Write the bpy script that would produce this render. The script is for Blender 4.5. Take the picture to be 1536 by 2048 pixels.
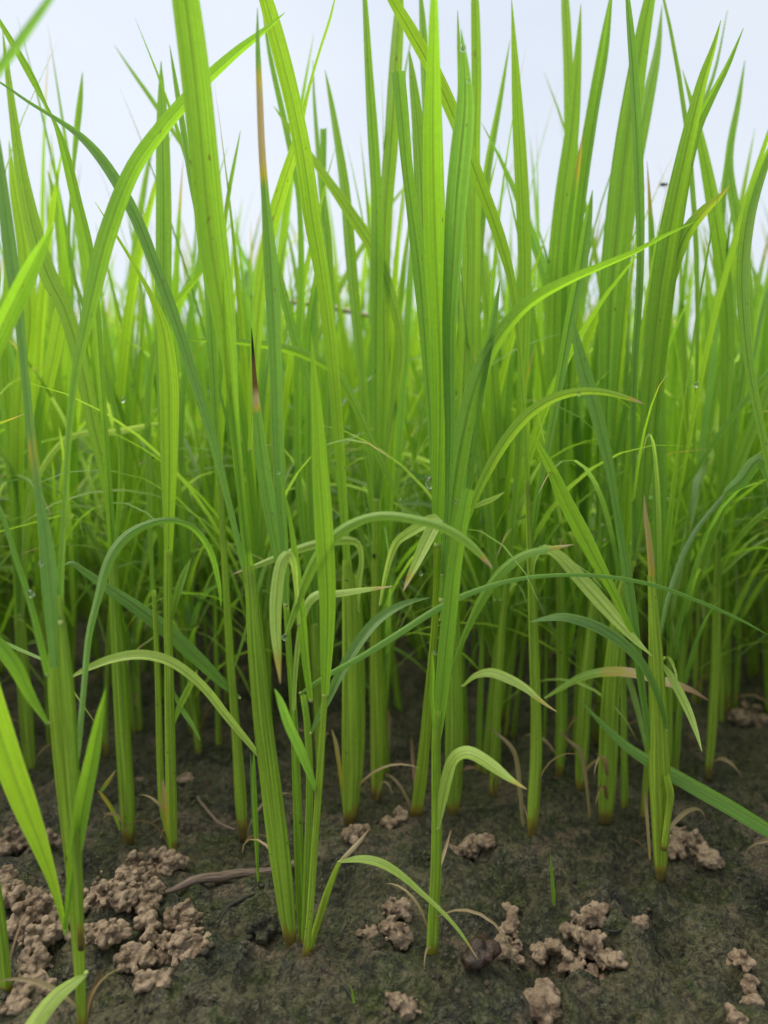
import bpy, math, random
import numpy as np

random.seed(11)
rng = np.random.default_rng(11)
for o in list(bpy.data.objects):
    bpy.data.objects.remove(o)
scene = bpy.context.scene
col = scene.collection
R = math.radians

# ------------------------------------------------------------------ camera
CAM = np.array([0.0, 0.0, 0.24])
F_PX = 1500.0                                   # focal length in pixels of the 1536 x 2048 frame
PITCH = math.atan((1024 - 850) / F_PX)          # looking a little down, horizon at row 850
cam_data = bpy.data.cameras.new('camera')
cam = bpy.data.objects.new('camera', cam_data)
col.objects.link(cam)
cam.location = CAM
cam.rotation_euler = (R(90) - PITCH, 0, 0)
cam_data.sensor_fit = 'VERTICAL'
cam_data.sensor_height = 36.0
cam_data.lens = F_PX / 2048 * 36.0
cam_data.clip_start = 0.01
cam_data.clip_end = 2000
cam_data.dof.use_dof = True
cam_data.dof.focus_distance = 0.355
cam_data.dof.aperture_fstop = 6.0
scene.camera = cam

# ------------------------------------------------------------------ sky, sun, exposure (overcast morning)
SUN_EL, SUN_AZ = R(60), R(-58)                  # azimuth measured from +Y: high on the left, beyond the plants
world = bpy.data.worlds.new('World')
scene.world = world
world.use_nodes = True
wn, wl = world.node_tree.nodes, world.node_tree.links
wn.clear()
w_out = wn.new('ShaderNodeOutputWorld')
w_bg = wn.new('ShaderNodeBackground')
w_bg.inputs['Strength'].default_value = 0.1
w_sky = wn.new('ShaderNodeTexSky')
w_sky.sky_type = 'NISHITA'
w_sky.sun_disc = False
w_sky.sun_elevation = SUN_EL
w_sky.sun_rotation = SUN_AZ
w_sky.dust_density = 4.0
w_tc = wn.new('ShaderNodeTexCoord')
w_map = wn.new('ShaderNodeMapping')
w_map.inputs['Scale'].default_value = (1.0, 1.0, 2.2)
w_noise = wn.new('ShaderNodeTexNoise')
w_noise.inputs['Scale'].default_value = 1.6
w_noise.inputs['Detail'].default_value = 4
w_ramp = wn.new('ShaderNodeValToRGB')
w_ramp.color_ramp.elements[0].position = 0.3
w_ramp.color_ramp.elements[0].color = (0.75, 0.82, 0.92, 1)
w_ramp.color_ramp.elements[1].position = 0.7
w_ramp.color_ramp.elements[1].color = (0.89, 0.94, 1.0, 1)
w_gain = wn.new('ShaderNodeVectorMath')
w_gain.operation = 'SCALE'
w_gain.inputs['Scale'].default_value = 2.02      # brightness of the cloud sheet
w_mix = wn.new('ShaderNodeMix')
w_mix.data_type = 'RGBA'
w_mix.inputs['Factor'].default_value = 0.92     # the cloud sheet covers nearly all the blue
wl.new(w_tc.outputs['Generated'], w_map.inputs['Vector'])
wl.new(w_map.outputs['Vector'], w_noise.inputs['Vector'])
wl.new(w_noise.outputs['Fac'], w_ramp.inputs['Fac'])
wl.new(w_ramp.outputs['Color'], w_gain.inputs[0])
wl.new(w_sky.outputs['Color'], w_mix.inputs['A'])
wl.new(w_gain.outputs['Vector'], w_mix.inputs['B'])
wl.new(w_mix.outputs['Result'], w_bg.inputs['Color'])
wl.new(w_bg.outputs['Background'], w_out.inputs['Surface'])

sun_data = bpy.data.lights.new('sun', 'SUN')
sun_data.energy = 1.5
sun_data.angle = R(75)                          # light spread by the cloud
sun_data.color = (1.0, 0.96, 0.88)
sun = bpy.data.objects.new('sun', sun_data)
col.objects.link(sun)
sun.rotation_euler = (R(90) - SUN_EL, 0, R(180) - SUN_AZ)

scene.view_settings.view_transform = 'Standard'
scene.view_settings.look = 'None'
scene.view_settings.exposure = 2.15
scene.view_settings.gamma = 1.0
scene.render.engine = 'CYCLES'
scene.cycles.use_denoising = True
scene.cycles.max_bounces = 10
scene.cycles.diffuse_bounces = 5
scene.cycles.transmission_bounces = 8
scene.cycles.caustics_reflective = False
scene.cycles.caustics_refractive = False

# ------------------------------------------------------------------ helpers
FW = np.array([0.0, math.cos(PITCH), -math.sin(PITCH)])
UP = np.array([0.0, math.sin(PITCH), math.cos(PITCH)])
ZUP = np.array([0.0, 0.0, 1.0])


def ray(px, py):
    px, py = np.asarray(px, float), np.asarray(py, float)
    return ((px - 768) / F_PX)[..., None] * np.array([1.0, 0, 0]) - ((py - 1024) / F_PX)[..., None] * UP + FW


def at(px, py, Y):
    """point of the place seen at a pixel, Y metres ahead"""
    d = ray(px, py)
    return CAM + d * (np.asarray(Y, float) / d[..., 1])[..., None]


def ground_at(px, py, z=0.0):
    d = ray(px, py)
    return CAM + d * ((z - CAM[2]) / d[..., 2])[..., None]


def hash3(ix, iy, iz, seed):
    h = (ix * 374761393 + iy * 668265263 + iz * 2147483647 + seed * 974634777) & 0xffffffff
    h = ((h ^ (h >> 13)) * 1274126177) & 0xffffffff
    return ((h ^ (h >> 16)) & 0xffffff) / float(0xffffff)


def vnoise(p, scale, seed=0):
    """value noise in -1..1 at points p (N,3)"""
    q = p * scale
    i = np.floor(q).astype(np.int64)
    f = q - i
    f = f * f * (3 - 2 * f)
    r = 0
    for a in (0, 1):
        for b in (0, 1):
            for c in (0, 1):
                wgt = (f[:, 0] if a else 1 - f[:, 0]) * (f[:, 1] if b else 1 - f[:, 1]) * (f[:, 2] if c else 1 - f[:, 2])
                r = r + wgt * hash3(i[:, 0] + a, i[:, 1] + b, i[:, 2] + c, seed)
    return r * 2 - 1


def worley(x, y, cell, seed):
    """distance to the nearest of one jittered point per cell, in cells"""
    qx, qy = x / cell, y / cell
    ix, iy = np.floor(qx).astype(np.int64), np.floor(qy).astype(np.int64)
    best = np.full(x.shape, 9.0)
    for a in (-1, 0, 1):
        for b in (-1, 0, 1):
            cx = ix + a + hash3(ix + a, iy + b, ix * 0 + 1, seed)
            cy = iy + b + hash3(ix + a, iy + b, ix * 0 + 2, seed)
            best = np.minimum(best, (cx - qx) ** 2 + (cy - qy) ** 2)
    return np.sqrt(best)


def catmull(P, n):
    """resample control rows (K,D) to n rows"""
    P = np.asarray(P, float)
    k = len(P)
    seg = np.hypot(np.diff(P[:, 0]), np.diff(P[:, 1])) + 1e-6
    s = np.concatenate([[0], np.cumsum(seg)])
    m = np.zeros_like(P)
    for i in range(k):
        a, b = max(i - 1, 0), min(i + 1, k - 1)
        m[i] = (P[b] - P[a]) / (s[b] - s[a])
    t = np.linspace(0, s[-1], n)
    i = np.clip(np.searchsorted(s, t, 'right') - 1, 0, k - 2)
    h = (s[i + 1] - s[i])
    u = ((t - s[i]) / h)[:, None]
    h = h[:, None]
    return (2 * u**3 - 3 * u**2 + 1) * P[i] + (u**3 - 2 * u**2 + u) * h * m[i] + (-2 * u**3 + 3 * u**2) * P[i + 1] + (u**3 - u**2) * h * m[i + 1]


def mesh_of(name, verts, faces, uv=None, tint=None, smooth=True):
    me = bpy.data.meshes.new(name)
    verts = np.asarray(verts, np.float32)
    faces = np.asarray(faces, np.int32)
    nv, nf, c = len(verts), len(faces), faces.shape[1]
    me.vertices.add(nv)
    me.vertices.foreach_set('co', verts.ravel())
    me.loops.add(nf * c)
    me.loops.foreach_set('vertex_index', faces.ravel())
    me.polygons.add(nf)
    me.polygons.foreach_set('loop_start', np.arange(0, nf * c, c, dtype=np.int32))
    me.polygons.foreach_set('loop_total', np.full(nf, c, np.int32))
    me.polygons.foreach_set('use_smooth', np.full(nf, smooth, bool))
    if uv is not None:
        lay = me.uv_layers.new(name='UVMap')
        lay.data.foreach_set('uv', np.asarray(uv, np.float32)[faces.ravel()].ravel())
    if tint is not None:
        at_ = me.attributes.new('tint', 'FLOAT_COLOR', 'POINT')
        t4 = np.ones((nv, 4), np.float32)
        t4[:, :3] = tint
        at_.data.foreach_set('color', t4.ravel())
    me.update(calc_edges=True)
    return me


def obj(name, me, mat, parent=None):
    o = bpy.data.objects.new(name, me)
    if mat is not None and not me.materials:
        me.materials.append(mat)
    col.objects.link(o)
    if parent is not None:
        o.parent = parent
        o.matrix_parent_inverse.identity()
    return o


def empty(name, loc, label=None, cat=None, group=None):
    o = bpy.data.objects.new(name, None)
    o.empty_display_size = 0.02
    col.objects.link(o)
    o.location = loc
    tag(o, label, cat, group)
    return o


def tag(o, label=None, cat=None, group=None, kind=None):
    for k, v in (('label', label), ('category', cat), ('group', group), ('kind', kind)):
        if v:
            o[k] = v
    return o


def grid_faces(nr, nc, wrap=False):
    r = np.arange(nr - 1)[:, None]
    c = np.arange(nc if wrap else nc - 1)[None, :]
    c2 = (c + 1) % nc
    return np.stack([r * nc + c, r * nc + c2, (r + 1) * nc + c2, (r + 1) * nc + c], -1).reshape(-1, 4)


def norm(v):
    return v / (np.linalg.norm(v, axis=-1, keepdims=True) + 1e-12)


# ------------------------------------------------------------------ materials
def new_mat(name):
    m = bpy.data.materials.new(name)
    m.use_nodes = True
    nt = m.node_tree
    nt.nodes.clear()
    return m, nt.nodes, nt.links


def math_n(N, L, op, a, b=None, c=None, clamp=False):
    n = N.new('ShaderNodeMath')
    n.operation = op
    n.use_clamp = clamp
    for i, v in enumerate((a, b, c)):
        if v is None:
            continue
        if isinstance(v, (int, float)):
            n.inputs[i].default_value = v
        else:
            L.new(v, n.inputs[i])
    return n.outputs[0]


def mix_n(N, L, fac, a, b, blend='MIX'):
    n = N.new('ShaderNodeMix')
    n.data_type = 'RGBA'
    n.blend_type = blend
    for key, v in (('Factor', fac), ('A', a), ('B', b)):
        if isinstance(v, (int, float)):
            n.inputs[key].default_value = v
        elif isinstance(v, tuple):
            n.inputs[key].default_value = v + (1,) if len(v) == 3 else v
        else:
            L.new(v, n.inputs[key])
    return n.outputs['Result']


def noise_n(N, L, vec, scale, detail=2.0, rough=0.5):
    n = N.new('ShaderNodeTexNoise')
    n.inputs['Scale'].default_value = scale
    n.inputs['Detail'].default_value = detail
    n.inputs['Roughness'].default_value = rough
    if vec is not None:
        L.new(vec, n.inputs['Vector'])
    return n.outputs['Fac']


def smooth_n(N, L, v, lo, hi):
    n = N.new('ShaderNodeMapRange')
    n.interpolation_type = 'SMOOTHSTEP'
    n.inputs['From Min'].default_value = lo
    n.inputs['From Max'].default_value = hi
    L.new(v, n.inputs['Value'])
    return n.outputs['Result']


def leaf_material(name, stem=False):
    m, N, L = new_mat(name)
    out = N.new('ShaderNodeOutputMaterial')
    uvn = N.new('ShaderNodeUVMap')
    uvn.uv_map = 'UVMap'
    sep = N.new('ShaderNodeSeparateXYZ')
    L.new(uvn.outputs['UV'], sep.inputs[0])
    u, v = sep.outputs[0], sep.outputs[1]
    attr = N.new('ShaderNodeAttribute')
    attr.attribute_name = 'tint'
    sc = N.new('ShaderNodeSeparateColor')
    L.new(attr.outputs['Color'], sc.inputs[0])
    hue, dry, pale = sc.outputs[0], sc.outputs[1], sc.outputs[2]
    info = N.new('ShaderNodeObjectInfo')
    rnd = info.outputs['Random']
    tc = N.new('ShaderNodeTexCoord')
    # veins along the blade
    comb = N.new('ShaderNodeCombineXYZ')
    L.new(math_n(N, L, 'MULTIPLY', u, 34.0 if not stem else 22.0), comb.inputs[0])
    L.new(math_n(N, L, 'MULTIPLY', v, 2.2), comb.inputs[1])
    L.new(math_n(N, L, 'MULTIPLY', rnd, 37.0), comb.inputs[2])
    vein = noise_n(N, L, comb.outputs[0], 1.0, 3.0, 0.6)
    veinf = smooth_n(N, L, vein, 0.36, 0.66)
    blot = noise_n(N, L, tc.outputs['Object'], 38.0, 3.0, 0.6)
    fine = noise_n(N, L, tc.outputs['Object'], 420.0, 2.0, 0.5)
    # hue: lime -> deep green -> blue green
    huev = math_n(N, L, 'ADD', hue, math_n(N, L, 'MULTIPLY', math_n(N, L, 'SUBTRACT', rnd, 0.5), 0.22))
    huev = math_n(N, L, 'ADD', huev, math_n(N, L, 'MULTIPLY', math_n(N, L, 'SUBTRACT', blot, 0.5), 0.35), clamp=True)
    def ramp(cols):
        r = N.new('ShaderNodeValToRGB')
        e = r.color_ramp.elements
        e[0].position, e[0].color = 0.0, cols[0] + (1,)
        e[1].position, e[1].color = 1.0, cols[2] + (1,)
        k = e.new(0.5)
        k.color = cols[1] + (1,)
        L.new(huev, r.inputs['Fac'])
        return r.outputs['Color']
    if stem:
        refl = ramp([(0.44, 0.58, 0.07), (0.37, 0.56, 0.065), (0.26, 0.48, 0.065)])
        tran = ramp([(0.60, 0.78, 0.08), (0.48, 0.72, 0.07), (0.32, 0.60, 0.08)])
    else:
        refl = ramp([(0.235, 0.42, 0.05), (0.19, 0.385, 0.05), (0.17, 0.31, 0.085)])
        tran = ramp([(0.43, 0.70, 0.03), (0.32, 0.62, 0.03), (0.22, 0.46, 0.065)])
    shade = math_n(N, L, 'MULTIPLY_ADD', veinf, 0.5 if stem else 0.36, 0.6 if stem else 0.72)
    shade = math_n(N, L, 'MULTIPLY', shade, math_n(N, L, 'MULTIPLY_ADD', fine, 0.22, 0.89))
    # midrib: a pale thread between two darker grooves
    dist = math_n(N, L, 'ABSOLUTE', math_n(N, L, 'SUBTRACT', u, 0.5))
    rib = math_n(N, L, 'SUBTRACT', 1.0, smooth_n(N, L, dist, 0.008, 0.03))
    groove = math_n(N, L, 'MULTIPLY', math_n(N, L, 'SUBTRACT', 1.0, smooth_n(N, L, dist, 0.02, 0.075)), 0.34)
    if not stem:
        shade = math_n(N, L, 'MULTIPLY', shade, math_n(N, L, 'SUBTRACT', 1.0, groove))
    palec = math_n(N, L, 'MULTIPLY', pale, 0.95, clamp=True)
    refl = mix_n(N, L, palec, refl, (0.46, 0.62, 0.12))
    tran = mix_n(N, L, palec, tran, (0.64, 0.84, 0.16))
    if not stem:
        edge = smooth_n(N, L, dist, 0.468, 0.495)
        hl = math_n(N, L, 'MAXIMUM', math_n(N, L, 'MULTIPLY', rib, 0.35), math_n(N, L, 'MULTIPLY', edge, 0.4))
        refl = mix_n(N, L, hl, refl, (0.42, 0.55, 0.16))
        tran = mix_n(N, L, hl, tran, (0.55, 0.72, 0.14))
    val = N.new('ShaderNodeCombineColor')
    for i in range(3):
        L.new(shade, val.inputs[i])
    refl = mix_n(N, L, 1.0, refl, val.outputs[0], 'MULTIPLY')
    tran = mix_n(N, L, 1.0, tran, val.outputs[0], 'MULTIPLY')
    # dried tissue with a ragged edge
    comb2 = N.new('ShaderNodeCombineXYZ')
    L.new(math_n(N, L, 'MULTIPLY', u, 5.0), comb2.inputs[0])
    L.new(math_n(N, L, 'MULTIPLY', v, 9.0), comb2.inputs[1])
    L.new(math_n(N, L, 'MULTIPLY', rnd, 11.0), comb2.inputs[2])
    dn = noise_n(N, L, comb2.outputs[0], 1.0, 3.0, 0.6)
    dsum = math_n(N, L, 'ADD', dry, math_n(N, L, 'MULTIPLY', math_n(N, L, 'SUBTRACT', dn, 0.5), 1.5))
    yel = math_n(N, L, 'MULTIPLY', smooth_n(N, L, dsum, 0.18, 0.55), smooth_n(N, L, dry, 0.0, 0.12))
    brn = math_n(N, L, 'MULTIPLY', smooth_n(N, L, dsum, 0.55, 0.95), smooth_n(N, L, dry, 0.0, 0.12))
    tan_mix = mix_n(N, L, blot, (0.46, 0.34, 0.15), (0.60, 0.50, 0.31)) if not stem else mix_n(N, L, blot, (0.14, 0.11, 0.03), (0.22, 0.18, 0.05))
    refl = mix_n(N, L, yel, refl, (0.42, 0.36, 0.05) if not stem else (0.30, 0.28, 0.05))
    tran = mix_n(N, L, yel, tran, (0.60, 0.46, 0.05))
    refl = mix_n(N, L, brn, refl, tan_mix)
    tran = mix_n(N, L, brn, tran, (0.46, 0.34, 0.15))
    dark = smooth_n(N, L, dry, 1.15, 1.7)         # dead brown tissue
    refl = mix_n(N, L, dark, refl, (0.17, 0.095, 0.04) if not stem else (0.05, 0.04, 0.018))
    tran = mix_n(N, L, dark, tran, (0.14, 0.06, 0.02))
    blk = smooth_n(N, L, dry, 2.0, 2.6)           # rotted black tip
    refl = mix_n(N, L, blk, refl, (0.012, 0.016, 0.014))
    tran = mix_n(N, L, blk, tran, (0.006, 0.010, 0.008))
    # small brown lesions
    comb3 = N.new('ShaderNodeCombineXYZ')
    L.new(math_n(N, L, 'MULTIPLY', u, 5.0), comb3.inputs[0])
    L.new(math_n(N, L, 'MULTIPLY', v, 48.0), comb3.inputs[1])
    L.new(math_n(N, L, 'MULTIPLY', rnd, 53.0), comb3.inputs[2])
    spot = math_n(N, L, 'MULTIPLY', smooth_n(N, L, noise_n(N, L, comb3.outputs[0], 1.0, 1.0), 0.735, 0.80), 0.8)
    refl = mix_n(N, L, spot, refl, (0.16, 0.10, 0.03))
    tran = mix_n(N, L, spot, tran, (0.14, 0.09, 0.02))
    bump = N.new('ShaderNodeBump')
    bump.inputs['Strength'].default_value = 0.35
    bump.inputs['Distance'].default_value = 0.0004
    L.new(vein, bump.inputs['Height'])
    pb = N.new('ShaderNodeBsdfPrincipled')
    L.new(refl, pb.inputs['Base Color'])
    pb.inputs['Roughness'].default_value = 0.42
    pb.inputs['Specular IOR Level'].default_value = 0.4
    L.new(bump.outputs['Normal'], pb.inputs['Normal'])
    tb = N.new('ShaderNodeBsdfTranslucent')
    L.new(tran, tb.inputs['Color'])
    L.new(bump.outputs['Normal'], tb.inputs['Normal'])
    mx = N.new('ShaderNodeMixShader')
    mx.inputs[0].default_value = 0.48 if stem else 0.54
    L.new(pb.outputs[0], mx.inputs[1])
    L.new(tb.outputs[0], mx.inputs[2])
    L.new(mx.outputs[0], out.inputs['Surface'])
    return m


def mud_material():
    m, N, L = new_mat('wet_mud')
    out = N.new('ShaderNodeOutputMaterial')
    tc = N.new('ShaderNodeTexCoord')
    P = tc.outputs['Object']
    big = noise_n(N, L, P, 14.0, 4.0, 0.6)
    mid = noise_n(N, L, P, 55.0, 5.0, 0.65)
    mid2 = noise_n(N, L, P, 31.0, 4.0, 0.6)
    fine = noise_n(N, L, P, 240.0, 5.0, 0.75)
    grit = noise_n(N, L, P, 800.0, 3.0, 0.75)
    c = mix_n(N, L, smooth_n(N, L, big, 0.38, 0.60), (0.027, 0.030, 0.013), (0.064, 0.056, 0.024))
    big2 = noise_n(N, L, P, 23.0, 3.0, 0.55)
    c = mix_n(N, L, math_n(N, L, 'MULTIPLY', smooth_n(N, L, big2, 0.50, 0.60), 0.8), c, (0.125, 0.110, 0.055))
    c = mix_n(N, L, smooth_n(N, L, mid, 0.48, 0.60), c, (0.044, 0.058, 0.009))
    c = mix_n(N, L, smooth_n(N, L, mid2, 0.54, 0.63), c, (0.14, 0.10, 0.055))
    c = mix_n(N, L, math_n(N, L, 'MULTIPLY', smooth_n(N, L, fine, 0.49, 0.58), 0.7), c, (0.12, 0.112, 0.06))
    c = mix_n(N, L, math_n(N, L, 'MULTIPLY', smooth_n(N, L, fine, 0.48, 0.38), 0.8), c, (0.010, 0.012, 0.009))
    c = mix_n(N, L, math_n(N, L, 'MULTIPLY', smooth_n(N, L, grit, 0.56, 0.68), 0.5), c, (0.16, 0.15, 0.10))
    c = mix_n(N, L, math_n(N, L, 'MULTIPLY', smooth_n(N, L, grit, 0.45, 0.36), 0.6), c, (0.014, 0.016, 0.012))
    vor = N.new('ShaderNodeTexVoronoi')
    vor.inputs['Scale'].default_value = 420.0
    warp = N.new('ShaderNodeVectorMath')
    warp.operation = 'ADD'
    wsc = N.new('ShaderNodeVectorMath')
    wsc.operation = 'SCALE'
    wsc.inputs['Scale'].default_value = 0.004
    wn_ = N.new('ShaderNodeTexNoise')
    wn_.inputs['Scale'].default_value = 190.0
    L.new(P, wn_.inputs['Vector'])
    L.new(wn_.outputs['Color'], wsc.inputs[0])
    L.new(P, warp.inputs[0])
    L.new(wsc.outputs['Vector'], warp.inputs[1])
    L.new(warp.outputs['Vector'], vor.inputs['Vector'])
    cell = vor.outputs['Distance']
    c = mix_n(N, L, math_n(N, L, 'MULTIPLY', smooth_n(N, L, cell, 0.45, 0.8), 0.6), c, (0.012, 0.013, 0.008))
    h = math_n(N, L, 'ADD', math_n(N, L, 'MULTIPLY', fine, 1.5), math_n(N, L, 'MULTIPLY', grit, 0.6))
    h = math_n(N, L, 'ADD', h, math_n(N, L, 'MULTIPLY', mid, 1.2))
    h = math_n(N, L, 'SUBTRACT', h, math_n(N, L, 'MULTIPLY', cell, 0.45))
    bump = N.new('ShaderNodeBump')
    bump.inputs['Strength'].default_value = 1.0
    bump.inputs['Distance'].default_value = 0.004
    L.new(h, bump.inputs['Height'])
    gain = N.new('ShaderNodeVectorMath')
    gain.operation = 'SCALE'
    gain.inputs['Scale'].default_value = 1.2
    L.new(c, gain.inputs[0])
    pb = N.new('ShaderNodeBsdfPrincipled')
    L.new(gain.outputs['Vector'], pb.inputs['Base Color'])
    rg = N.new('ShaderNodeMapRange')
    rg.inputs['From Min'].default_value = 0.35
    rg.inputs['From Max'].default_value = 0.65
    rg.inputs['To Min'].default_value = 0.2
    rg.inputs['To Max'].default_value = 0.62
    L.new(mid2, rg.inputs['Value'])
    L.new(rg.outputs['Result'], pb.inputs['Roughness'])
    pb.inputs['Specular IOR Level'].default_value = 0.5
    L.new(bump.outputs['Normal'], pb.inputs['Normal'])
    L.new(pb.outputs[0], out.inputs['Surface'])
    return m


def soil_material(name, c0, c1, c2, rough=0.8, bumpd=0.0012):
    m, N, L = new_mat(name)
    out = N.new('ShaderNodeOutputMaterial')
    tc = N.new('ShaderNodeTexCoord')
    P = tc.outputs['Object']
    a = noise_n(N, L, P, 95.0, 4.0, 0.6)
    b = noise_n(N, L, P, 420.0, 4.0, 0.7)
    c = mix_n(N, L, smooth_n(N, L, a, 0.40, 0.60), c0, c1)
    c = mix_n(N, L, math_n(N, L, 'MULTIPLY', smooth_n(N, L, b, 0.5, 0.75), 0.6), c, c2)
    bump = N.new('ShaderNodeBump')
    bump.inputs['Strength'].default_value = 0.8
    bump.inputs['Distance'].default_value = bumpd
    L.new(b, bump.inputs['Height'])
    pb = N.new('ShaderNodeBsdfPrincipled')
    L.new(c, pb.inputs['Base Color'])
    pb.inputs['Roughness'].default_value = rough
    pb.inputs['Specular IOR Level'].default_value = 0.3
    L.new(bump.outputs['Normal'], pb.inputs['Normal'])
    L.new(pb.outputs[0], out.inputs['Surface'])
    return m


def twig_material(name, c0, c1):
    m, N, L = new_mat(name)
    out = N.new('ShaderNodeOutputMaterial')
    uvn = N.new('ShaderNodeUVMap')
    uvn.uv_map = 'UVMap'
    mp = N.new('ShaderNodeMapping')
    mp.inputs['Scale'].default_value = (14, 5, 1)
    L.new(uvn.outputs['UV'], mp.inputs['Vector'])
    n = noise_n(N, L, mp.outputs['Vector'], 1.0, 4.0, 0.65)
    c = mix_n(N, L, smooth_n(N, L, n, 0.35, 0.68), c0, c1)
    bump = N.new('ShaderNodeBump')
    bump.inputs['Strength'].default_value = 0.7
    bump.inputs['Distance'].default_value = 0.0006
    L.new(n, bump.inputs['Height'])
    pb = N.new('ShaderNodeBsdfPrincipled')
    L.new(c, pb.inputs['Base Color'])
    pb.inputs['Roughness'].default_value = 0.75
    L.new(bump.outputs['Normal'], pb.inputs['Normal'])
    L.new(pb.outputs[0], out.inputs['Surface'])
    return m


def plain_material(name, c, rough=0.5, trans=0.0, alpha=1.0):
    m, N, L = new_mat(name)
    out = N.new('ShaderNodeOutputMaterial')
    pb = N.new('ShaderNodeBsdfPrincipled')
    tc = N.new('ShaderNodeTexCoord')
    n = noise_n(N, L, tc.outputs['Object'], 600.0, 2.0)
    cc = mix_n(N, L, n, tuple(x * 0.75 for x in c), tuple(min(1, x * 1.25) for x in c))
    L.new(cc, pb.inputs['Base Color'])
    pb.inputs['Roughness'].default_value = rough
    pb.inputs['Transmission Weight'].default_value = trans
    pb.inputs['IOR'].default_value = 1.33
    pb.inputs['Alpha'].default_value = alpha
    L.new(pb.outputs[0], out.inputs['Surface'])
    return m


M_LEAF = leaf_material('rice_leaf')
M_STEM = leaf_material('rice_sheath', stem=True)
M_MUD = mud_material()
M_CAST = soil_material('worm_cast_clay', (0.15, 0.104, 0.063), (0.28, 0.205, 0.132), (0.40, 0.305, 0.21), bumpd=0.0025)
M_CLOD = soil_material('dark_clod', (0.028, 0.018, 0.012), (0.055, 0.034, 0.022), (0.11, 0.075, 0.05), rough=0.35)
M_TWIG = twig_material('twig_bark', (0.07, 0.045, 0.03), (0.21, 0.15, 0.105))
M_BLACKTWIG = twig_material('rotted_twig', (0.012, 0.012, 0.01), (0.05, 0.04, 0.03))
M_STRAW = twig_material('dry_straw', (0.30, 0.23, 0.11), (0.55, 0.46, 0.28))
M_COLLAR = plain_material('leaf_collar', (0.33, 0.40, 0.11), 0.6)
M_WATER = plain_material('water_drop', (0.98, 0.98, 0.98), 0.02, 1.0)
M_FLY = plain_material('fly_black', (0.012, 0.013, 0.016), 0.3)
M_WING = plain_material('fly_wing', (0.5, 0.5, 0.5), 0.2, 0.0, 0.35)

# ------------------------------------------------------------------ the ground: one mud sheet
FOOT = ground_at(*np.array([(166, 2085), (14, 1998), (592, 1908), (862, 1927), (829, 1645), (698, 1655), (486, 1685), (346, 1722), (257, 1695), (1063, 1685), (1321, 1765), (1600, 1800), (1213, 1650), (517, 1778), (1108, 1815), (710, 2022), (508, 1996), (1160, 1592), (1118, 1562), (985, 1602), (905, 1640), (752, 1612), (640, 1585), (1416, 1562), (62, 1556)], float).T)      # feet of the front plants: mud is heaped a little round each


def ground_height(x, y):
    p = np.stack([x, y, np.zeros_like(x)], -1)
    fall = 1.0 / (1.0 + (np.hypot(x, y) / 2.2) ** 4)
    h = 0.0075 * vnoise(p, 12.0, 1) + 0.0085 * vnoise(p, 27.0, 2)
    rough = np.clip(0.55 + 0.9 * vnoise(p, 15.0, 8), 0.15, 1.3)
    ridge = 1 - np.abs(vnoise(p, 58.0, 3))
    h += rough * 0.0080 * (ridge - 0.5)
    ridge2 = 1 - np.abs(vnoise(p, 135.0, 7))
    h += rough * 0.0036 * (ridge2 - 0.5)
    h += 0.0030 * vnoise(p, 105.0, 4) + rough * 0.0020 * vnoise(p, 210.0, 5) + 0.0008 * vnoise(p, 330.0, 9)
    wx, wy = x + 0.002 * vnoise(p, 120.0, 14), y + 0.002 * vnoise(p, 120.0, 15)
    h += rough * 0.0060 * (0.55 - worley(wx, wy, 0.016, 21)) + rough * 0.0030 * (0.55 - worley(wx, wy, 0.0072, 22))
    pits = np.clip(vnoise(p, 44.0, 6) - 0.38, 0, 1)
    h -= 0.022 * pits
    h = h * fall
    for q in FOOT:
        d2 = ((x - q[0]) ** 2 + (y - q[1]) ** 2) / (q[1] * 0.036) ** 2
        near = np.exp(-d2)
        h = h * (1 - 0.8 * near) + near * 0.0035 + 0.004 * near * vnoise(p, 150.0, 12)
    return h


def axis(fine, growth, n):
    step = fine[1] - fine[0]
    lo, hi = [], []
    a, b, s = fine[0], fine[-1], abs(fine[-1] - fine[-2])
    sl = abs(fine[1] - fine[0])
    for _ in range(n):
        sl *= growth
        s *= growth
        a -= sl
        b += s
        lo.append(a)
        hi.append(b)
    return np.concatenate([lo[::-1], fine, hi])


gx = axis(np.linspace(-0.52, 0.52, 500), 1.27, 44)
gy = axis(np.geomspace(0.17, 1.25, 470), 1.27, 44)
GX, GY = np.meshgrid(gx, gy)
gp = np.stack([GX.ravel(), GY.ravel(), ground_height(GX.ravel(), GY.ravel())], -1)
ground = obj('ground', mesh_of('ground', gp, grid_faces(len(gy), len(gx))), M_MUD)
tag(ground, 'dark wet mud of the paddy with green algae', 'ground', kind='structure')


def gz(x, y):
    return float(ground_height(np.array([x]), np.array([y]))[0])


# ------------------------------------------------------------------ blades and stems
def sweep_blade(C, W, S, Nn, tint_c, dry, pale, ncol=5, fold=0.3, hue_var=0.0, curl=None):
    """C centres (n,3), W widths, S side vectors, Nn normals; returns verts, faces, uv, tint"""
    n = len(C)
    u = np.linspace(-1, 1, ncol)
    prof = np.abs(u) ** 1.08
    V = C[:, None, :] + S[:, None, :] * (u[None, :, None] * W[:, None, None] / 2) + Nn[:, None, :] * (prof[None, :, None] * (W / 2 * fold)[:, None, None])
    uv = np.stack(np.broadcast_arrays((u[None, :] + 1) / 2, np.linspace(0, 1, n)[:, None]), -1)
    tint = np.stack(np.broadcast_arrays(np.asarray(tint_c)[:, None], np.asarray(dry)[:, None], np.asarray(pale)[:, None] + 0 * u[None, :]), -1)
    return V.reshape(-1, 3), grid_faces(n, ncol), uv.reshape(-1, 2), tint.reshape(-1, 3)


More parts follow.
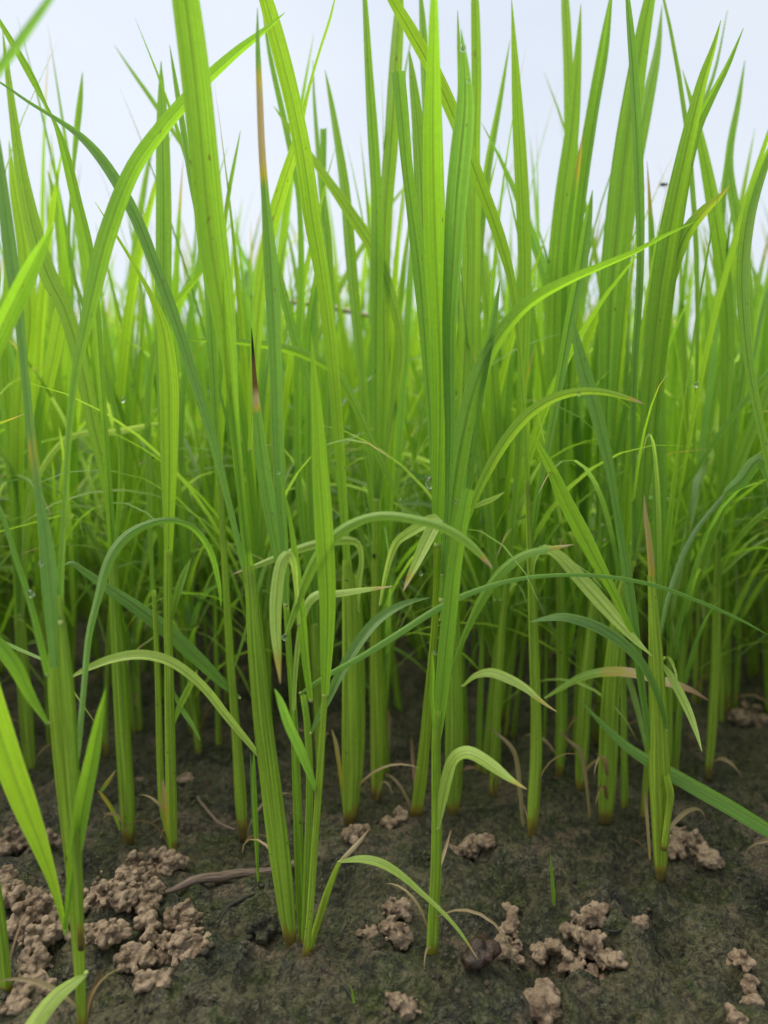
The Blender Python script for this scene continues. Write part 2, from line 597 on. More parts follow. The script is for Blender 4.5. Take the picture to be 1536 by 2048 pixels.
HUE = {'l': 0.05, 'g': 0.38, 'd': 0.62, 'b': 0.92, 'p': 0.30, 'y': 0.0}
PALE = {'p': 0.85, 'y': 0.12}
SAMPLES = []            # (px, py, Y) of every traced blade, for dew drops and insects


def traced(spec):
    return [tuple(float(v) for v in p.split(',')) for p in spec.split()]


def traced_leaf(parent, spec, c='g', Y0=0.35, dy=0.0, dy0=0.0, tw=None, fold=None, dry=None, dryfrom=0.9, k=0.7, pw=1.4, label=None, collar=True, dpow=0.7, drymid=None, material=None):
    """one leaf blade from a traced midline: x, y in the photo and the width seen there; Y0 + dy is how far away it stands"""
    P = traced(spec)
    n = int(np.clip(len(P) * 5, 18, 64))
    A = catmull(P, n)
    t = np.linspace(0, 1, n)
    w_px = np.interp(np.linspace(0, 1, n), np.linspace(0, 1, n), np.clip(A[:, 2], 0.25, None))
    Y = Y0 + dy0 + (dy - dy0) * t ** pw
    C = at(A[:, 0], A[:, 1], Y)
    for x_, y_, Y_ in zip(A[:, 0], A[:, 1], Y):
        SAMPLES.append((x_, y_, Y_))
    depth = (C - CAM) @ FW
    T = norm(np.gradient(C, axis=0))
    V = norm(C - CAM)
    S0 = norm(np.cross(T, V))
    N0 = np.cross(S0, T)
    flip = np.sign((N0 * -V).sum(-1))[:, None]
    N0 = N0 * flip
    upp = ZUP - (T @ ZUP)[:, None] * T
    sig = np.clip(-V[:, 2] * 5, -1, 1)[:, None]
    Nd = norm(N0 + k * sig * upp)
    th = np.arctan2((Nd * S0).sum(-1), (Nd * N0).sum(-1))
    a0, a1 = tw if tw else (random.uniform(-24, 24), random.uniform(-24, 24))
    th = np.clip(th + R(a0) + R(a1 - a0) * t, -R(58), R(58))
    ker = np.array([1, 2, 3, 2, 1]) / 9.0
    th = np.convolve(np.pad(th, 2, mode='edge'), ker, 'valid')
    Nn = np.cos(th)[:, None] * N0 + np.sin(th)[:, None] * S0
    S = norm(np.cross(T, Nn))
    W = w_px * depth / F_PX / np.cos(th)
    W = np.convolve(np.pad(W, 1, mode='edge'), [0.25, 0.5, 0.25], 'valid')
    W[-1] = w_px[-1] * depth[-1] / F_PX
    hue = np.full(n, HUE.get(c, 0.4) + random.uniform(-0.05, 0.05))
    if c in 'gdb':
        hue = hue - 0.12 * (1 - t)
    d = np.zeros(n)
    if dry is not None:
        d = dry * np.clip((t - dryfrom) / (1 - dryfrom), 0, 1) ** dpow
    if drymid:
        a, b, s = drymid
        d = np.maximum(d, s * np.clip(np.minimum((t - a) / 0.07, (b - t) / 0.07), 0, 1))
    pale = np.full(n, PALE.get(c, 0.0))
    f = fold if fold is not None else random.choice([-1, 1, 1]) * random.uniform(0.22, 0.55)
    vs, fs, uv, ti = sweep_blade(C, W, S, -Nn, hue, d, pale, 7, f)
    base = np.array(parent.location)
    lf = obj('leaf', mesh_of('leaf', vs - base, fs, uv, ti), material or M_LEAF, parent)
    if label:
        lf['label'] = label
    if collar:
        make_collar(lf, C[0] - base, T[0], max(W[0] * 0.7, 0.0012))
    return lf


def tube(C, rad, flat=0.72, ns=10, lobes=0.10, seed=0.0, side=None):
    n = len(C)
    T = norm(np.gradient(C, axis=0))
    ref = np.tile(np.array([1.0, 0.0, 0.0]) if side is None else side, (n, 1))
    A = norm(ref - (ref * T).sum(-1, keepdims=True) * T)
    B = np.cross(T, A)
    th = np.linspace(0, 2 * math.pi, ns, endpoint=False)
    rr = 1 + lobes * np.cos(3 * th + seed)
    ca, sb = np.cos(th) * rr, np.sin(th) * rr * flat
    V = C[:, None, :] + rad[:, None, None] * (ca[None, :, None] * A[:, None, :] + sb[None, :, None] * B[:, None, :])
    uv = np.stack(np.broadcast_arrays((th / (2 * math.pi))[None, :], np.linspace(0, 1, n)[:, None]), -1)
    return V.reshape(-1, 3), grid_faces(n, ns, True), uv.reshape(-1, 2)


def make_collar(parent, p, T, w):
    """the pale collar where blade meets sheath, with its pointed ligule"""
    T = norm(np.asarray(T))
    C = np.stack([p - T * w * 0.5, p - T * w * 0.1, p + T * w * 0.15, p + T * w * 0.4])
    V, Fq, uv = tube(C, np.array([0.46, 0.54, 0.58, 0.46]) * w, 0.75, 8, 0.18, w * 9000)
    return obj('collar', mesh_of('collar', V, Fq, uv), M_COLLAR, parent)


def traced_stem(parent, spec, Y0, dy=0.0, hue=0.25, base_dry=0.5, buried=True, flat=0.7, dry=0.0, name='stem'):
    P = traced(spec)
    A = catmull(P, max(14, len(P) * 5))
    n = len(A)
    t = np.linspace(0, 1, n)
    C = at(A[:, 0], A[:, 1], Y0 + dy * t)
    for x_, y_, Y_ in zip(A[:, 0], A[:, 1], Y0 + dy * t):
        SAMPLES.append((x_, y_, Y_))
    depth = (C - CAM) @ FW
    rad = np.clip(A[:, 2], 1, None) * depth / F_PX / 2
    if buried:
        gb = C[0].copy()
        gb[2] = min(gz(gb[0], gb[1]), gb[2]) - 0.012
        C = np.concatenate([[gb], C])
        rad = np.concatenate([[rad[0] * 0.9], rad])
        t = np.concatenate([[0], t])
        n += 1
    V, Fq, uv = tube(C, rad, flat, 12, 0.10, random.uniform(0, 6))
    h = np.full(n, hue) + 0.12 * t
    d = base_dry * np.clip(1 - t / 0.12, 0, 1) + 1.2 * np.clip(1 - t / 0.07, 0, 1) + dry
    pale = 0.08 * np.clip(1 - t / 0.5, 0, 1)
    ti = np.repeat(np.stack([h, d, pale], -1), 12, axis=0)
    base = np.array(parent.location)
    return obj(name, mesh_of(name, V - base, Fq, uv, ti), M_STEM, parent)


def basal_litter(parent, n, hgt=0.03):
    """withered brown leaves clasping the foot of a plant"""
    for _ in range(n):
        az = random.uniform(0, 6.283)
        a = free_leaf(np.array([math.cos(az), math.sin(az), 0]) * 0.002 + ZUP * random.uniform(0.0, hgt), az, R(random.uniform(40, 85)), R(random.uniform(60, 150)),
                      random.uniform(0.02, 0.055), random.uniform(0.0012, 0.0028), 8, 3, random.uniform(-2, 2), 0.8, 0.1)
        a[3][:, 1] = random.uniform(1.1, 1.6)
        lf = obj('leaf', mesh_of('leaf', *a), M_LEAF, parent)
        lf['label'] = 'withered brown leaf at the foot'


def plant_root(bx, by, label, group=None, cat='rice plant', name='rice_plant'):
    g = ground_at(np.array(bx), np.array(by))
    return empty(name, g, label, cat, group), float(g[1])

# ================================================================== PLANTS TRACED FROM THE PHOTO
G_FRONT = 'rice plants in the front rows'

# --- A: near plant at the left edge
r, Y = plant_root(166, 2085, 'near left rice plant with a wide flat stem and bright lime lower leaf', G_FRONT)
traced_stem(r, '166,2085,20 163,2010,20 160,1940,23 155,1850,27 150,1750,33 141,1640,40 132,1540,44 122,1440,42 114,1350,36 112,1275,26', Y, 0.012, 0.3)
traced_stem(r, '162,1900,12 158,1800,16 154,1700,20 149,1600,24 143,1500,26 137,1400,26 130,1320,24 124,1250,17 119,1190,9', Y - 0.004, 0.006, 0.35, buried=False)
traced_leaf(r, '115,1335,30 110,1275,30 99,1160,31 89,1060,24 79,1000,15 63,880,17 49,740,15 39,640,19 23,520,26 8,400,23 -6,290,16 -15,200,2', 'b', Y, 0.04, tw=(5, -10), collar=False, drymid=(0.30, 0.46, 0.42))
traced_leaf(r, '122,1245,14 120,1190,14 124,1100,12 128,1020,10 133,940,10 140,835,13 152,742,15 166,675,22 190,565,33 215,470,35 265,342,31 330,250,28 400,172,23 470,107,18 530,60,10 570,25,1', 'g', Y, 0.085, tw=(0, 15), pw=1.0, fold=0.35)
traced_leaf(r, '95,1350,9 85,1300,13 60,1200,12 30,1110,10 8,1040,9 -15,985,6 -30,940,1', 'd', Y, 0.02)
traced_leaf(r, '96,1446,7 62,1388,20 30,1325,28 -5,1282,27 -50,1240,16 -90,1215,2', 'd', Y, -0.01)
traced_leaf(r, '154,1525,7 158,1480,11 167,1380,11 178,1270,13 196,1195,15 218,1120,19 252,1072,19 300,1046,15 345,1040,11 390,1058,12 422,1105,12 438,1170,8 442,1215,1', 'd', Y, 0.11, pw=0.9)
traced_leaf(r, '132,1860,7 140,1785,14 154,1700,25 170,1600,31 186,1520,28 200,1440,18 212,1377,1', 'g', Y, -0.01, tw=(20, 5))
traced_leaf(r, '131,1868,6 122,1825,11 105,1762,19 80,1690,33 50,1610,46 20,1530,51 -5,1455,53 -40,1340,48 -75,1230,30 -95,1150,2', 'l', Y, -0.045, tw=(10, 10), fold=0.35, label='bright lime leaf')
traced_leaf(r, '173,1946,7 150,1960,18 120,1982,27 90,2015,32 60,2060,34 25,2120,30 0,2180,16 -15,2230,1', 'p', Y, -0.06, k=1.0)

# --- stub at the bottom left corner
r, Y = plant_root(14, 1998, 'thick rice stem at the very left edge beside the worm casts', G_FRONT)
traced_stem(r, '14,1998,22 8,1930,24 0,1850,24 -12,1760,22 -30,1650,20 -45,1560,16', Y, 0.0, 0.45)
traced_leaf(r, '-45,1560,14 -50,1350,26 -48,1150,34 -42,950,38 -30,740,38 2,662,37 32,598,36 60,540,32 86,488,18 108,447,1', 'd', Y, -0.02, tw=(-5, 5))
traced_leaf(r, '-60,1500,14 -90,1150,22 -95,800,26 -80,480,26 -55,240,22 -15,158,17 22,107,18 62,50,16 108,-15,11 150,-80,2', 'b', Y, -0.09, tw=(10, 20))
traced_leaf(r, '-40,1620,12 -60,1300,22 -40,900,24 -20,700,14 -2,560,5 -2,480,1', 'b', Y, 0.02)

# --- B: the clump left of centre
r, Y = plant_root(592, 1908, 'tall clump of four rice stems with an arched pale leaf, left of centre', G_FRONT)
BR, BY = r, Y
traced_stem(r, '586,1908,17 577,1850,30 569,1780,38 556,1680,43 541,1560,41 526,1440,38 513,1300,34 505,1200,27 498,1130,22', Y, 0.0, 0.4, flat=0.6)
traced_stem(r, '606,1915,13 601,1800,19 597,1690,19 593,1560,17 587,1420,15 580,1330,13 572,1210,11', Y + 0.004, 0.0, 0.35)
traced_stem(r, '610,1925,14 619,1840,14 629,1700,14 639,1560,14 646,1450,12 650,1390,13', Y - 0.012, 0.0, 0.12)
traced_stem(r, '607,1905,14 612,1780,15 617,1650,15 619,1560,15 614,1450,14 606,1390,13', Y + 0.0, 0.002, 0.4)
traced_stem(r, '616,1908,13 634,1850,14 655,1785,14 668,1750,11 679,1724,8', Y - 0.005, -0.004, 0.05, 0.9, flat=0.9)
# the wide blade that leaves the top of the frame
traced_leaf(r, '500,1160,20 490,1080,17 479,960,17 469,860,19 459,740,28 446,640,44 426,512,60 414,400,59 402,267,58 388,133,58 371,0,55 352,-120,46 335,-220,24 325,-300,1', 'g', Y, -0.035, tw=(20, -8), fold=0.42, pw=1.0)
traced_leaf(r, '495,1090,12 480,980,14 468,880,12 458,790,9 451,700,8 447,600,5 446,540,1', 'l', Y, -0.02)
# dark blade with a dry tan stretch
traced_leaf(r, '572,1210,12 568,1100,16 560,1000,21 555,880,25 551,740,25 545,600,29 539,500,27 531,400,17 524,300,14 520,200,13 516,90,9 515,15,1', 'b', Y, -0.005, tw=(15, -10), fold=0.5, drymid=(0.69, 0.92, 1.05), label='dark leaf with a dry tan stretch near its tip')
traced_leaf(r, '580,1300,8 568,1180,14 552,1090,22 536,1000,27 521,900,26 513,810,15 508,740,8 505,690,5 503,655,1', 'b', Y + 0.01, 0.0, dry=2.9, dryfrom=0.74, dpow=0.5, label='blue-green leaf with a blackened tip')
traced_leaf(r, '650,1392,14 653,1300,26 655,1200,33 651,1110,37 645,1010,36 640,935,32 634,835,24 627,740,12 622,662,1', 'g', Y - 0.012, -0.025, tw=(-5, 8), fold=0.18)
traced_leaf(r, '601,1386,6 650,1351,10 720,1312,12 800,1262,13 870,1217,13 930,1187,12 1020,1159,9 1120,1148,8 1220,1152,8 1320,1172,8 1420,1210,7 1490,1243,5 1540,1272,1', 'd', Y + 0.004, 0.03, k=0.3, fold=0.6, tw=(25, 25))
traced_leaf(r, '527,1524,6 500,1490,11 458,1440,15 402,1372,17 342,1327,19 286,1313,19 232,1319,17 180,1337,13 140,1356,3', 'p', Y, -0.015, k=0.9)
traced_leaf(r, '636,1590,5 621,1552,13 600,1500,19 577,1452,19 560,1405,14 549,1378,2', 'b', Y - 0.012, -0.03)
traced_leaf(r, '622,1466,5 650,1410,15 685,1340,19 720,1282,21 760,1237,19 812,1207,12 862,1195,1', 'b', Y, 0.045, k=0.8)
traced_leaf(r, '622,1400,11 612,1320,16 602,1220,19 592,1125,14 580,1040,8 566,980,5 556,942,1', 'g', Y, -0.01)
traced_leaf(r, '598,1250,7 592,1170,10 587,1124,14 576,1108,20 563,1124,23 553,1190,25 552,1250,22 556,1310,15 561,1368,1', 'p', Y - 0.01, -0.035, k=0.9, dry=0.9, dryfrom=0.8, label='pale leaf bent over and hanging down')
traced_leaf(r, '572,1270,7 586,1228,13 610,1160,19 640,1102,22 682,1060,22 730,1036,18 775,1030,18 830,1038,18 882,1052,18 930,1080,18 965,1113,12 986,1138,1', 'y', Y - 0.01, -0.03, k=0.8, dry=1.3, dryfrom=0.93, label='arched yellow-green leaf with a brown tip')
traced_leaf(r, '588,1420,7 592,1330,10 600,1265,13 611,1216,16 632,1190,18 682,1185,14 732,1178,10 786,1172,1', 'p', Y, 0.02, dry=1.2, dryfrom=0.88)
traced_leaf(r, '679,1724,4 720,1719,14 760,1727,17 800,1750,14 842,1786,10 882,1822,8 920,1865,6 956,1919,1', 'p', Y - 0.01, -0.025, k=1.0, dry=1.2, dryfrom=0.86)
traced_leaf(r, '677,1724,4 690,1712,8 712,1690,9 728,1672,6 741,1654,1', 'y', Y - 0.008, 0.01, dry=1.5, dryfrom=-0.6, collar=False, label='withered brown leaf')
# long blue-green arch that reaches the left edge
traced_leaf(r, '497,1185,8 474,1080,11 455,1000,13 430,900,17 400,800,19 370,700,21 340,610,23 310,530,23 275,440,24 240,372,23 200,312,20 160,270,14 110,235,8 60,205,6 0,164,4 -40,142,1', 'b', Y, 0.045, k=0.5)

# --- C: the single plant right of centre
r, Y = plant_root(862, 1927, 'slim front rice plant right of centre with a small bent leaf low down', G_FRONT)
traced_stem(r, '862,1927,24 866,1850,23 871,1750,22 873,1650,21 872,1560,19 872,1480,18 874,1420,15', Y, 0.0, 0.22)
traced_leaf(r, '873,1500,10 879,1430,22 888,1330,30 900,1220,31 911,1120,28 923,1050,26 934,990,25 938,978,24', 'd', Y, -0.005, tw=(5, -8), fold=0.2)
traced_leaf(r, '877,1657,5 887,1595,19 900,1543,24 914,1518,25 932,1509,25 952,1514,24 985,1535,22 1020,1560,12 1054,1579,1', 'p', Y - 0.004, -0.03, k=1.0, dry=0.8, dryfrom=0.85, label='small pale leaf folded over near the ground')
traced_leaf(r, '868,1460,4 864,1400,8 865,1345,8 864,1303,1', 'g', Y - 0.003, -0.01, collar=False)
traced_leaf(r, '866,1800,4 878,1740,6 890,1700,7 902,1660,2', 'y', Y + 0.006, 0.02, dry=1.5, dryfrom=-0.6, collar=False, label='withered orange-brown leaf')

# --- D: plant just behind C that carries the tall centre blades
r, Y = plant_root(829, 1645, 'tall rice plant behind the slim front plant with the broad upright centre blade', G_FRONT)
DY = -0.075
traced_stem(r, '829,1645,22 838,1590,25 848,1500,22 856,1410,19 864,1320,16 870,1240,14 873,1170,13 874,1090,14', Y, -0.06, 0.15)
traced_leaf(r, '874,1090,14 875,1020,23 878,940,30 880,800,35 878,680,39 871,512,44 868,400,43 866,270,39 867,130,27 868,0,15 868,-80,1', 'g', Y - 0.06, -0.085, dy0=0.0, tw=(5, -5), fold=0.22)
traced_leaf(r, '868,1020,8 862,880,12 853,740,19 845,620,27 836,520,34 823,420,25 812,330,23 803,230,26 796,160,28 795,142,28', 'd', Y - 0.05, -0.02, tw=(25, 10), fold=0.5, label='dark leaf with a cut square end')
traced_leaf(r, '884,1150,8 894,1050,12 898,960,16 900,850,21 898,740,25 899,640,29 906,512,37 913,400,43 922,300,43 930,205,35 928,130,19 922,58,1', 'b', Y - 0.06, -0.075, tw=(-5, 8), fold=0.15)
traced_leaf(r, '884,1200,13 893,1100,23 905,1000,31 920,900,35 945,790,35 975,712,33 1012,655,28 1060,606,25 1130,566,19 1200,535,14 1270,505,10 1330,472,7 1390,444,1', 'g', Y - 0.06, 0.02, tw=(10, -10), fold=0.45, pw=1.2)
traced_leaf(r, '905,1200,10 918,1100,18 930,1000,22 942,900,24 955,800,22 975,700,18 990,620,12 1000,560,1', 'd', Y - 0.05, 0.0)
traced_leaf(r, '760,1210,5 773,1145,10 793,1088,16 828,1061,20 862,1043,24 872,1042,25 866,1056,26 850,1088,25 832,1127,18 816,1160,10 806,1183,1', 'p', Y - 0.04, -0.09, k=0.8, dry=1.1, dryfrom=0.86, label='pale leaf folded into a sharp bend')
traced_leaf(r, '880,1240,6 905,1130,8 925,1062,11 950,995,15 976,940,19 1012,880,22 1060,826,22 1112,795,18 1165,783,15 1215,786,12 1260,798,8 1289,808,1', 'y', Y - 0.05, -0.07, k=0.8, dry=1.3, dryfrom=0.94)
traced_leaf(r, '948,1014,6 965,1006,11 985,998,9 1009,984,1', 'p', Y - 0.05, -0.05, collar=False)

# --- E: plant under the arch, base left of C, carrying the big lime blade
r, Y = plant_root(698, 1655, 'thick-based rice plant between the clump and the slim plant, long lime blade leaning left', G_FRONT)
traced_stem(r, '698,1655,20 700,1600,30 701,1500,36 701,1380,36 700,1280,33 697,1190,27 693,1120,18', Y, 0.0, 0.25)
traced_stem(r, '708,1640,12 722,1500,16 722,1350,16 718,1220,14 712,1150,10', Y + 0.01, 0.0, 0.3)
traced_leaf(r, '694,1130,14 687,1024,17 675,850,21 662,700,25 645,560,29 625,440,35 608,320,35 589,220,33 565,120,34 535,10,29 508,-70,16 490,-125,1', 'l', Y, -0.05, tw=(10, -12), fold=0.25)
traced_leaf(r, '712,1225,9 716,1165,12 722,1115,10 714,1086,14 682,1080,18 622,1090,18 560,1112,14 512,1131,10 464,1149,1', 'p', Y, -0.03, k=0.7, dry=1.2, dryfrom=0.88)
traced_leaf(r, '690,1640,4 683,1570,7 672,1490,8 664,1460,2', 'y', Y, -0.01, dry=1.0, dryfrom=0.2, collar=False)
traced_leaf(r, '690,1000,6 650,900,12 620,780,14 585,660,18 560,560,16 540,480,10 530,430,1', 'g', Y + 0.01, 0.03)
traced_leaf(r, '500,900,8 510,720,20 524,560,25 542,460,27 568,370,25 592,290,18 607,226,9 620,170,6 640,100,5 660,38,5 676,-30,1', 'l', Y, 0.0, fold=0.2)
traced_leaf(r, '800,1000,7 775,950,11 742,880,14 705,800,16 665,740,18 610,710,18 560,695,17 500,686,13 440,681,9 370,680,1', 'g', Y, 0.015, k=0.5, fold=0.5)

# --- F: stem with two collars left of the clump
r, Y = plant_root(486, 1685, 'slender rice plant with a wide dark leaf slanting down from the left', G_FRONT)
traced_stem(r, '486,1685,14 481,1610,24 474,1500,20 466,1400,17 457,1270,16 450,1150,14 445,1060,13 440,960,11', Y, 0.0, 0.15)
traced_leaf(r, '479,1396,6 440,1360,19 390,1310,27 330,1255,29 270,1210,25 210,1170,18 162,1136,12 142,1124,8 127,1131,2', 'd', Y, -0.02, k=0.6)
traced_leaf(r, '440,970,10 432,850,14 425,720,18 418,600,18 408,480,16 385,380,14 362,240,12 350,165,9 339,90,1', 'g', Y, 0.03)
traced_leaf(r, '446,1090,8 436,930,12 428,780,16 432,620,20 445,480,10 458,385,8 470,320,6 481,262,1', 'g', Y, 0.04)
traced_leaf(r, '470,1330,4 495,1250,7 515,1180,8 535,1120,6 552,1080,1', 'g', Y, 0.02)

# --- G: plant with the 335 blade
r, Y = plant_root(346, 1722, 'rice plant with a lime blade whose thin tip bends sharply left', G_FRONT)
traced_stem(r, '346,1722,12 344,1650,21 342,1560,21 340,1450,20 338,1330,18 336,1200,17 337,1100,17', Y, 0.0, 0.15)
traced_stem(r, '344,1700,8 326,1620,13 321,1540,14 318,1420,13 314,1300,11 308,1180,9', Y + 0.005, 0.0, 0.02, 1.0)
traced_leaf(r, '337,1110,16 338,1000,25 339,880,34 337,760,37 326,660,26 305,598,12 265,525,7 228,464,5 190,404,1', 'l', Y, -0.02, fold=0.25, tw=(0, 10))
traced_leaf(r, '338,1180,10 333,1040,14 330,900,20 326,760,26 326,620,31 327,512,31 327,400,30 325,265,25 323,185,14 322,122,1', 'g', Y + 0.02, 0.06, fold=0.1)
traced_leaf(r, '305,1190,7 300,1050,10 296,900,12 300,760,14 330,640,14 420,500,10 375,312,9 340,255,9 300,195,9 265,145,6 229,91,1', 'g', Y + 0.06, 0.10)
traced_leaf(r, '343,1455,6 360,1410,13 380,1370,12 395,1340,2', 'y', Y, -0.01)
traced_leaf(r, '340,1250,6 352,1200,14 368,1150,13 382,1116,1', 'l', Y, 0.01)
traced_leaf(r, '345,1380,6 365,1420,10 385,1450,8 402,1482,1', 'g', Y, -0.01)
traced_leaf(r, '341,1700,5 333,1650,8 328,1600,11 326,1560,3', 'y', Y - 0.004, -0.01, dry=1.0, dryfrom=0.1, collar=False)

# --- H: thick stem x=250
r, Y = plant_root(257, 1695, 'thick dark-green stemmed rice plant standing behind the wide left stem', G_FRONT)
traced_stem(r, '257,1695,20 255,1620,29 249,1520,30 243,1420,29 237,1320,27 230,1210,22 225,1100,16', Y, 0.0, 0.45)
traced_leaf(r, '228,1150,12 222,1040,13 211,880,13 201,740,15 192,620,19 178,500,23 155,400,21 131,300,17 111,245,7 95,214,6 70,160,14 40,105,13 5,48,9 -25,0,1', 'g', Y, 0.0, tw=(0, 30))
traced_leaf(r, '226,1120,12 215,980,18 185,840,26 160,720,30 130,620,30 100,560,34 78,500,34 62,440,32 42,340,23 25,220,15 12,120,9 5,60,1', 'l', Y, 0.05, fold=0.15)
traced_leaf(r, '228,1130,8 240,900,10 200,700,8 140,520,7 146,345,6 153,262,12 160,200,11 165,144,1', 'g', Y + 0.03, 0.08)
traced_leaf(r, '240,1660,4 225,1620,7 205,1590,6 195,1580,1', 'y', Y, -0.01, collar=False, dry=0.7, dryfrom=0.2)
traced_leaf(r, '198,1586,4 212,1566,8 232,1540,1', 'y', Y, -0.01, collar=False, dry=0.9, dryfrom=0.1)

# --- I: stem at 1065
r, Y = plant_root(1063, 1685, 'straight rice stem with a pale drooping leaf and yellow-tipped lower leaf', G_FRONT)
traced_stem(r, '1063,1685,16 1067,1610,24 1072,1520,24 1072,1420,21 1068,1300,20 1064,1180,17 1059,1080,13 1055,960,11', Y, 0.0, 0.15)
traced_leaf(r, '1056,990,10 1052,880,11 1045,780,11 1036,660,12 1022,560,16 1000,480,23 960,370,25 915,252,27 870,152,28 820,62,25 775,-15,17 740,-85,1', 'l', Y, -0.01, tw=(0, 10), fold=0.3)
traced_leaf(r, '1064,1180,6 1068,1122,10 1086,1100,15 1115,1113,21 1150,1150,27 1200,1206,29 1240,1250,22 1275,1286,12 1305,1313,1', 'p', Y, -0.05, k=1.0, label='pale broad leaf drooping to the right')
traced_leaf(r, '900,1352,5 930,1268,12 965,1195,19 1005,1140,21 1050,1108,17 1095,1097,12 1147,1089,1', 'g', Y, -0.02, k=0.8, dry=1.2, dryfrom=0.86)
traced_leaf(r, '925,1372,4 950,1350,11 980,1343,18 1015,1355,19 1050,1375,15 1082,1402,8 1114,1424,1', 'p', Y, -0.04, k=1.0, dry=0.9, dryfrom=0.7)
traced_leaf(r, '1060,1110,8 1075,1000,12 1098,880,14 1120,760,18 1140,640,22 1160,540,24 1175,440,16 1185,380,1', 'g', Y, 0.03)
traced_leaf(r, '1052,1700,4 1046,1640,7 1040,1570,9 1032,1510,9 1018,1486,8 978,1454,1', 'y', Y + 0.01, 0.0, dry=1.45, dryfrom=-0.6, collar=False, label='withered orange-brown leaf')

# --- J: right plant with the dry upper sheath
r, Y = plant_root(1321, 1765, 'pale rice stem at right with a dry yellow upper sheath and kinked base', G_FRONT)
traced_stem(r, '1321,1765,18 1321,1700,29 1321,1630,37 1319,1560,41 1317,1470,38 1314,1380,33 1310,1290,26 1306,1210,19 1302,1150,14', Y, 0.0, 0.12)
traced_stem(r, '1328,1700,12 1338,1620,14 1341,1588,16 1333,1550,12', Y - 0.006, 0.0, 0.05, buried=False)
traced_leaf(r, '1303,1160,13 1300,1110,13 1296,1070,11 1291,1030,8 1288,990,1', 'y', Y, 0.0, dry=1.0, dryfrom=-0.9, collar=False, label='dry straw-yellow leaf stub')
traced_leaf(r, '1334,1460,4 1320,1400,11 1300,1350,15 1275,1310,18 1240,1276,21 1190,1246,21 1130,1230,17 1090,1235,10 1058,1244,1', 'b', Y - 0.004, -0.02, k=0.9)
traced_leaf(r, '1325,1330,5 1338,1350,14 1360,1390,17 1380,1432,14 1394,1470,8 1404,1503,1', 'p', Y, -0.03, k=0.8)
traced_leaf(r, '1306,1520,7 1290,1420,12 1274,1300,17 1260,1190,19 1246,1100,17 1234,1030,13 1222,950,17 1206,880,23 1188,810,27 1170,750,28 1156,695,19 1147,640,1', 'b', Y, 0.01, tw=(10, -10))
traced_leaf(r, '1290,1300,6 1262,1260,10 1232,1195,16 1196,1128,26 1162,1062,31 1130,1000,28 1102,938,20 1082,900,12 1066,867,1', 'g', Y, -0.02, fold=0.2)
traced_leaf(r, '1300,1720,4 1296,1660,6 1291,1600,6 1289,1580,1', 'y', Y - 0.01, -0.01, dry=1.45, dryfrom=-0.6, collar=False, label='withered orange-brown leaf')
traced_leaf(r, '1318,1280,6 1340,1180,8 1380,1080,9 1440,1000,8 1500,940,5 1530,910,1', 'b', Y + 0.02, 0.08)

# --- K: plant off the right edge whose dark leaf slants in
r, Y = plant_root(1600, 1800, 'rice plant at the right edge with a dark leaf slanting down across the mud', G_FRONT)
traced_stem(r, '1600,1800,22 1605,1740,28 1608,1650,26 1610,1500,22 1606,1300,18', Y, 0.0, 0.4)
traced_leaf(r, '1606,1700,10 1570,1675,22 1520,1645,28 1465,1612,29 1400,1576,29 1330,1537,26 1262,1497,19 1210,1452,12 1158,1399,1', 'd', Y, 0.05, k=0.8, label='dark green leaf slanting over the mud')
traced_leaf(r, '1606,1320,10 1572,1100,12 1530,900,14 1496,720,18 1484,560,24 1494,440,24 1518,350,20 1548,280,12 1580,215,1', 'g', Y, 0.06)
traced_leaf(r, '1608,1400,8 1590,1200,16 1560,1000,28 1520,920,26 1480,965,26 1452,985,14 1445,1000,2', 'b', Y, 0.03, k=0.8)
traced_leaf(r, '1605,1350,8 1600,1000,10 1560,730,12 1500,790,11 1430,880,10 1380,960,8 1320,1030,1', 'd', Y + 0.04, 0.08)

# --- L: tall bright plant of the right half
r, Y = plant_root(1213, 1650, 'thick-stemmed rice plant at right with two tall blades splitting at the top', G_FRONT)
traced_stem(r, '1209,1650,22 1213,1590,34 1216,1500,37 1220,1400,35 1228,1300,30 1242,1200,24 1262,1120,18', Y, 0.0, 0.3)
traced_leaf(r, '1262,1130,14 1282,1024,18 1290,900,24 1300,760,32 1313,640,39 1331,512,43 1351,400,37 1379,270,29 1406,160,20 1428,92,10 1442,40,1', 'l', Y, -0.03, tw=(12, -5), fold=0.45)
traced_leaf(r, '1290,1000,12 1312,820,16 1332,640,20 1362,400,23 1391,262,23 1420,200,16 1456,130,10 1487,56,1', 'g', Y, -0.02)
traced_leaf(r, '1300,900,10 1322,660,15 1345,545,24 1371,470,27 1410,420,20 1440,393,10 1459,371,1', 'l', Y, -0.02, fold=0.35, dry=0.5, dryfrom=0.8)
traced_leaf(r, '1268,1130,9 1269,1000,11 1266,860,11 1268,740,13 1277,600,14 1280,500,15 1277,380,19 1272,256,19 1265,130,17 1257,30,12 1249,-70,1', 'b', Y, -0.04, tw=(5, 20), fold=0.5)
traced_leaf(r, '1180,1640,4 1172,1560,7 1160,1500,8 1142,1485,7 1115,1458,1', 'y', Y + 0.01, 0.0, dry=1.45, dryfrom=-0.6, collar=False, label='withered orange-brown leaf')
traced_leaf(r, '1092,1396,4 1130,1374,11 1170,1355,15 1220,1347,19 1270,1350,19 1330,1366,18 1380,1381,11 1419,1402,1', 'y', Y, -0.06, k=0.9, dry=1.75, dryfrom=0.3, label='arched leaf turning orange-brown towards its tip')

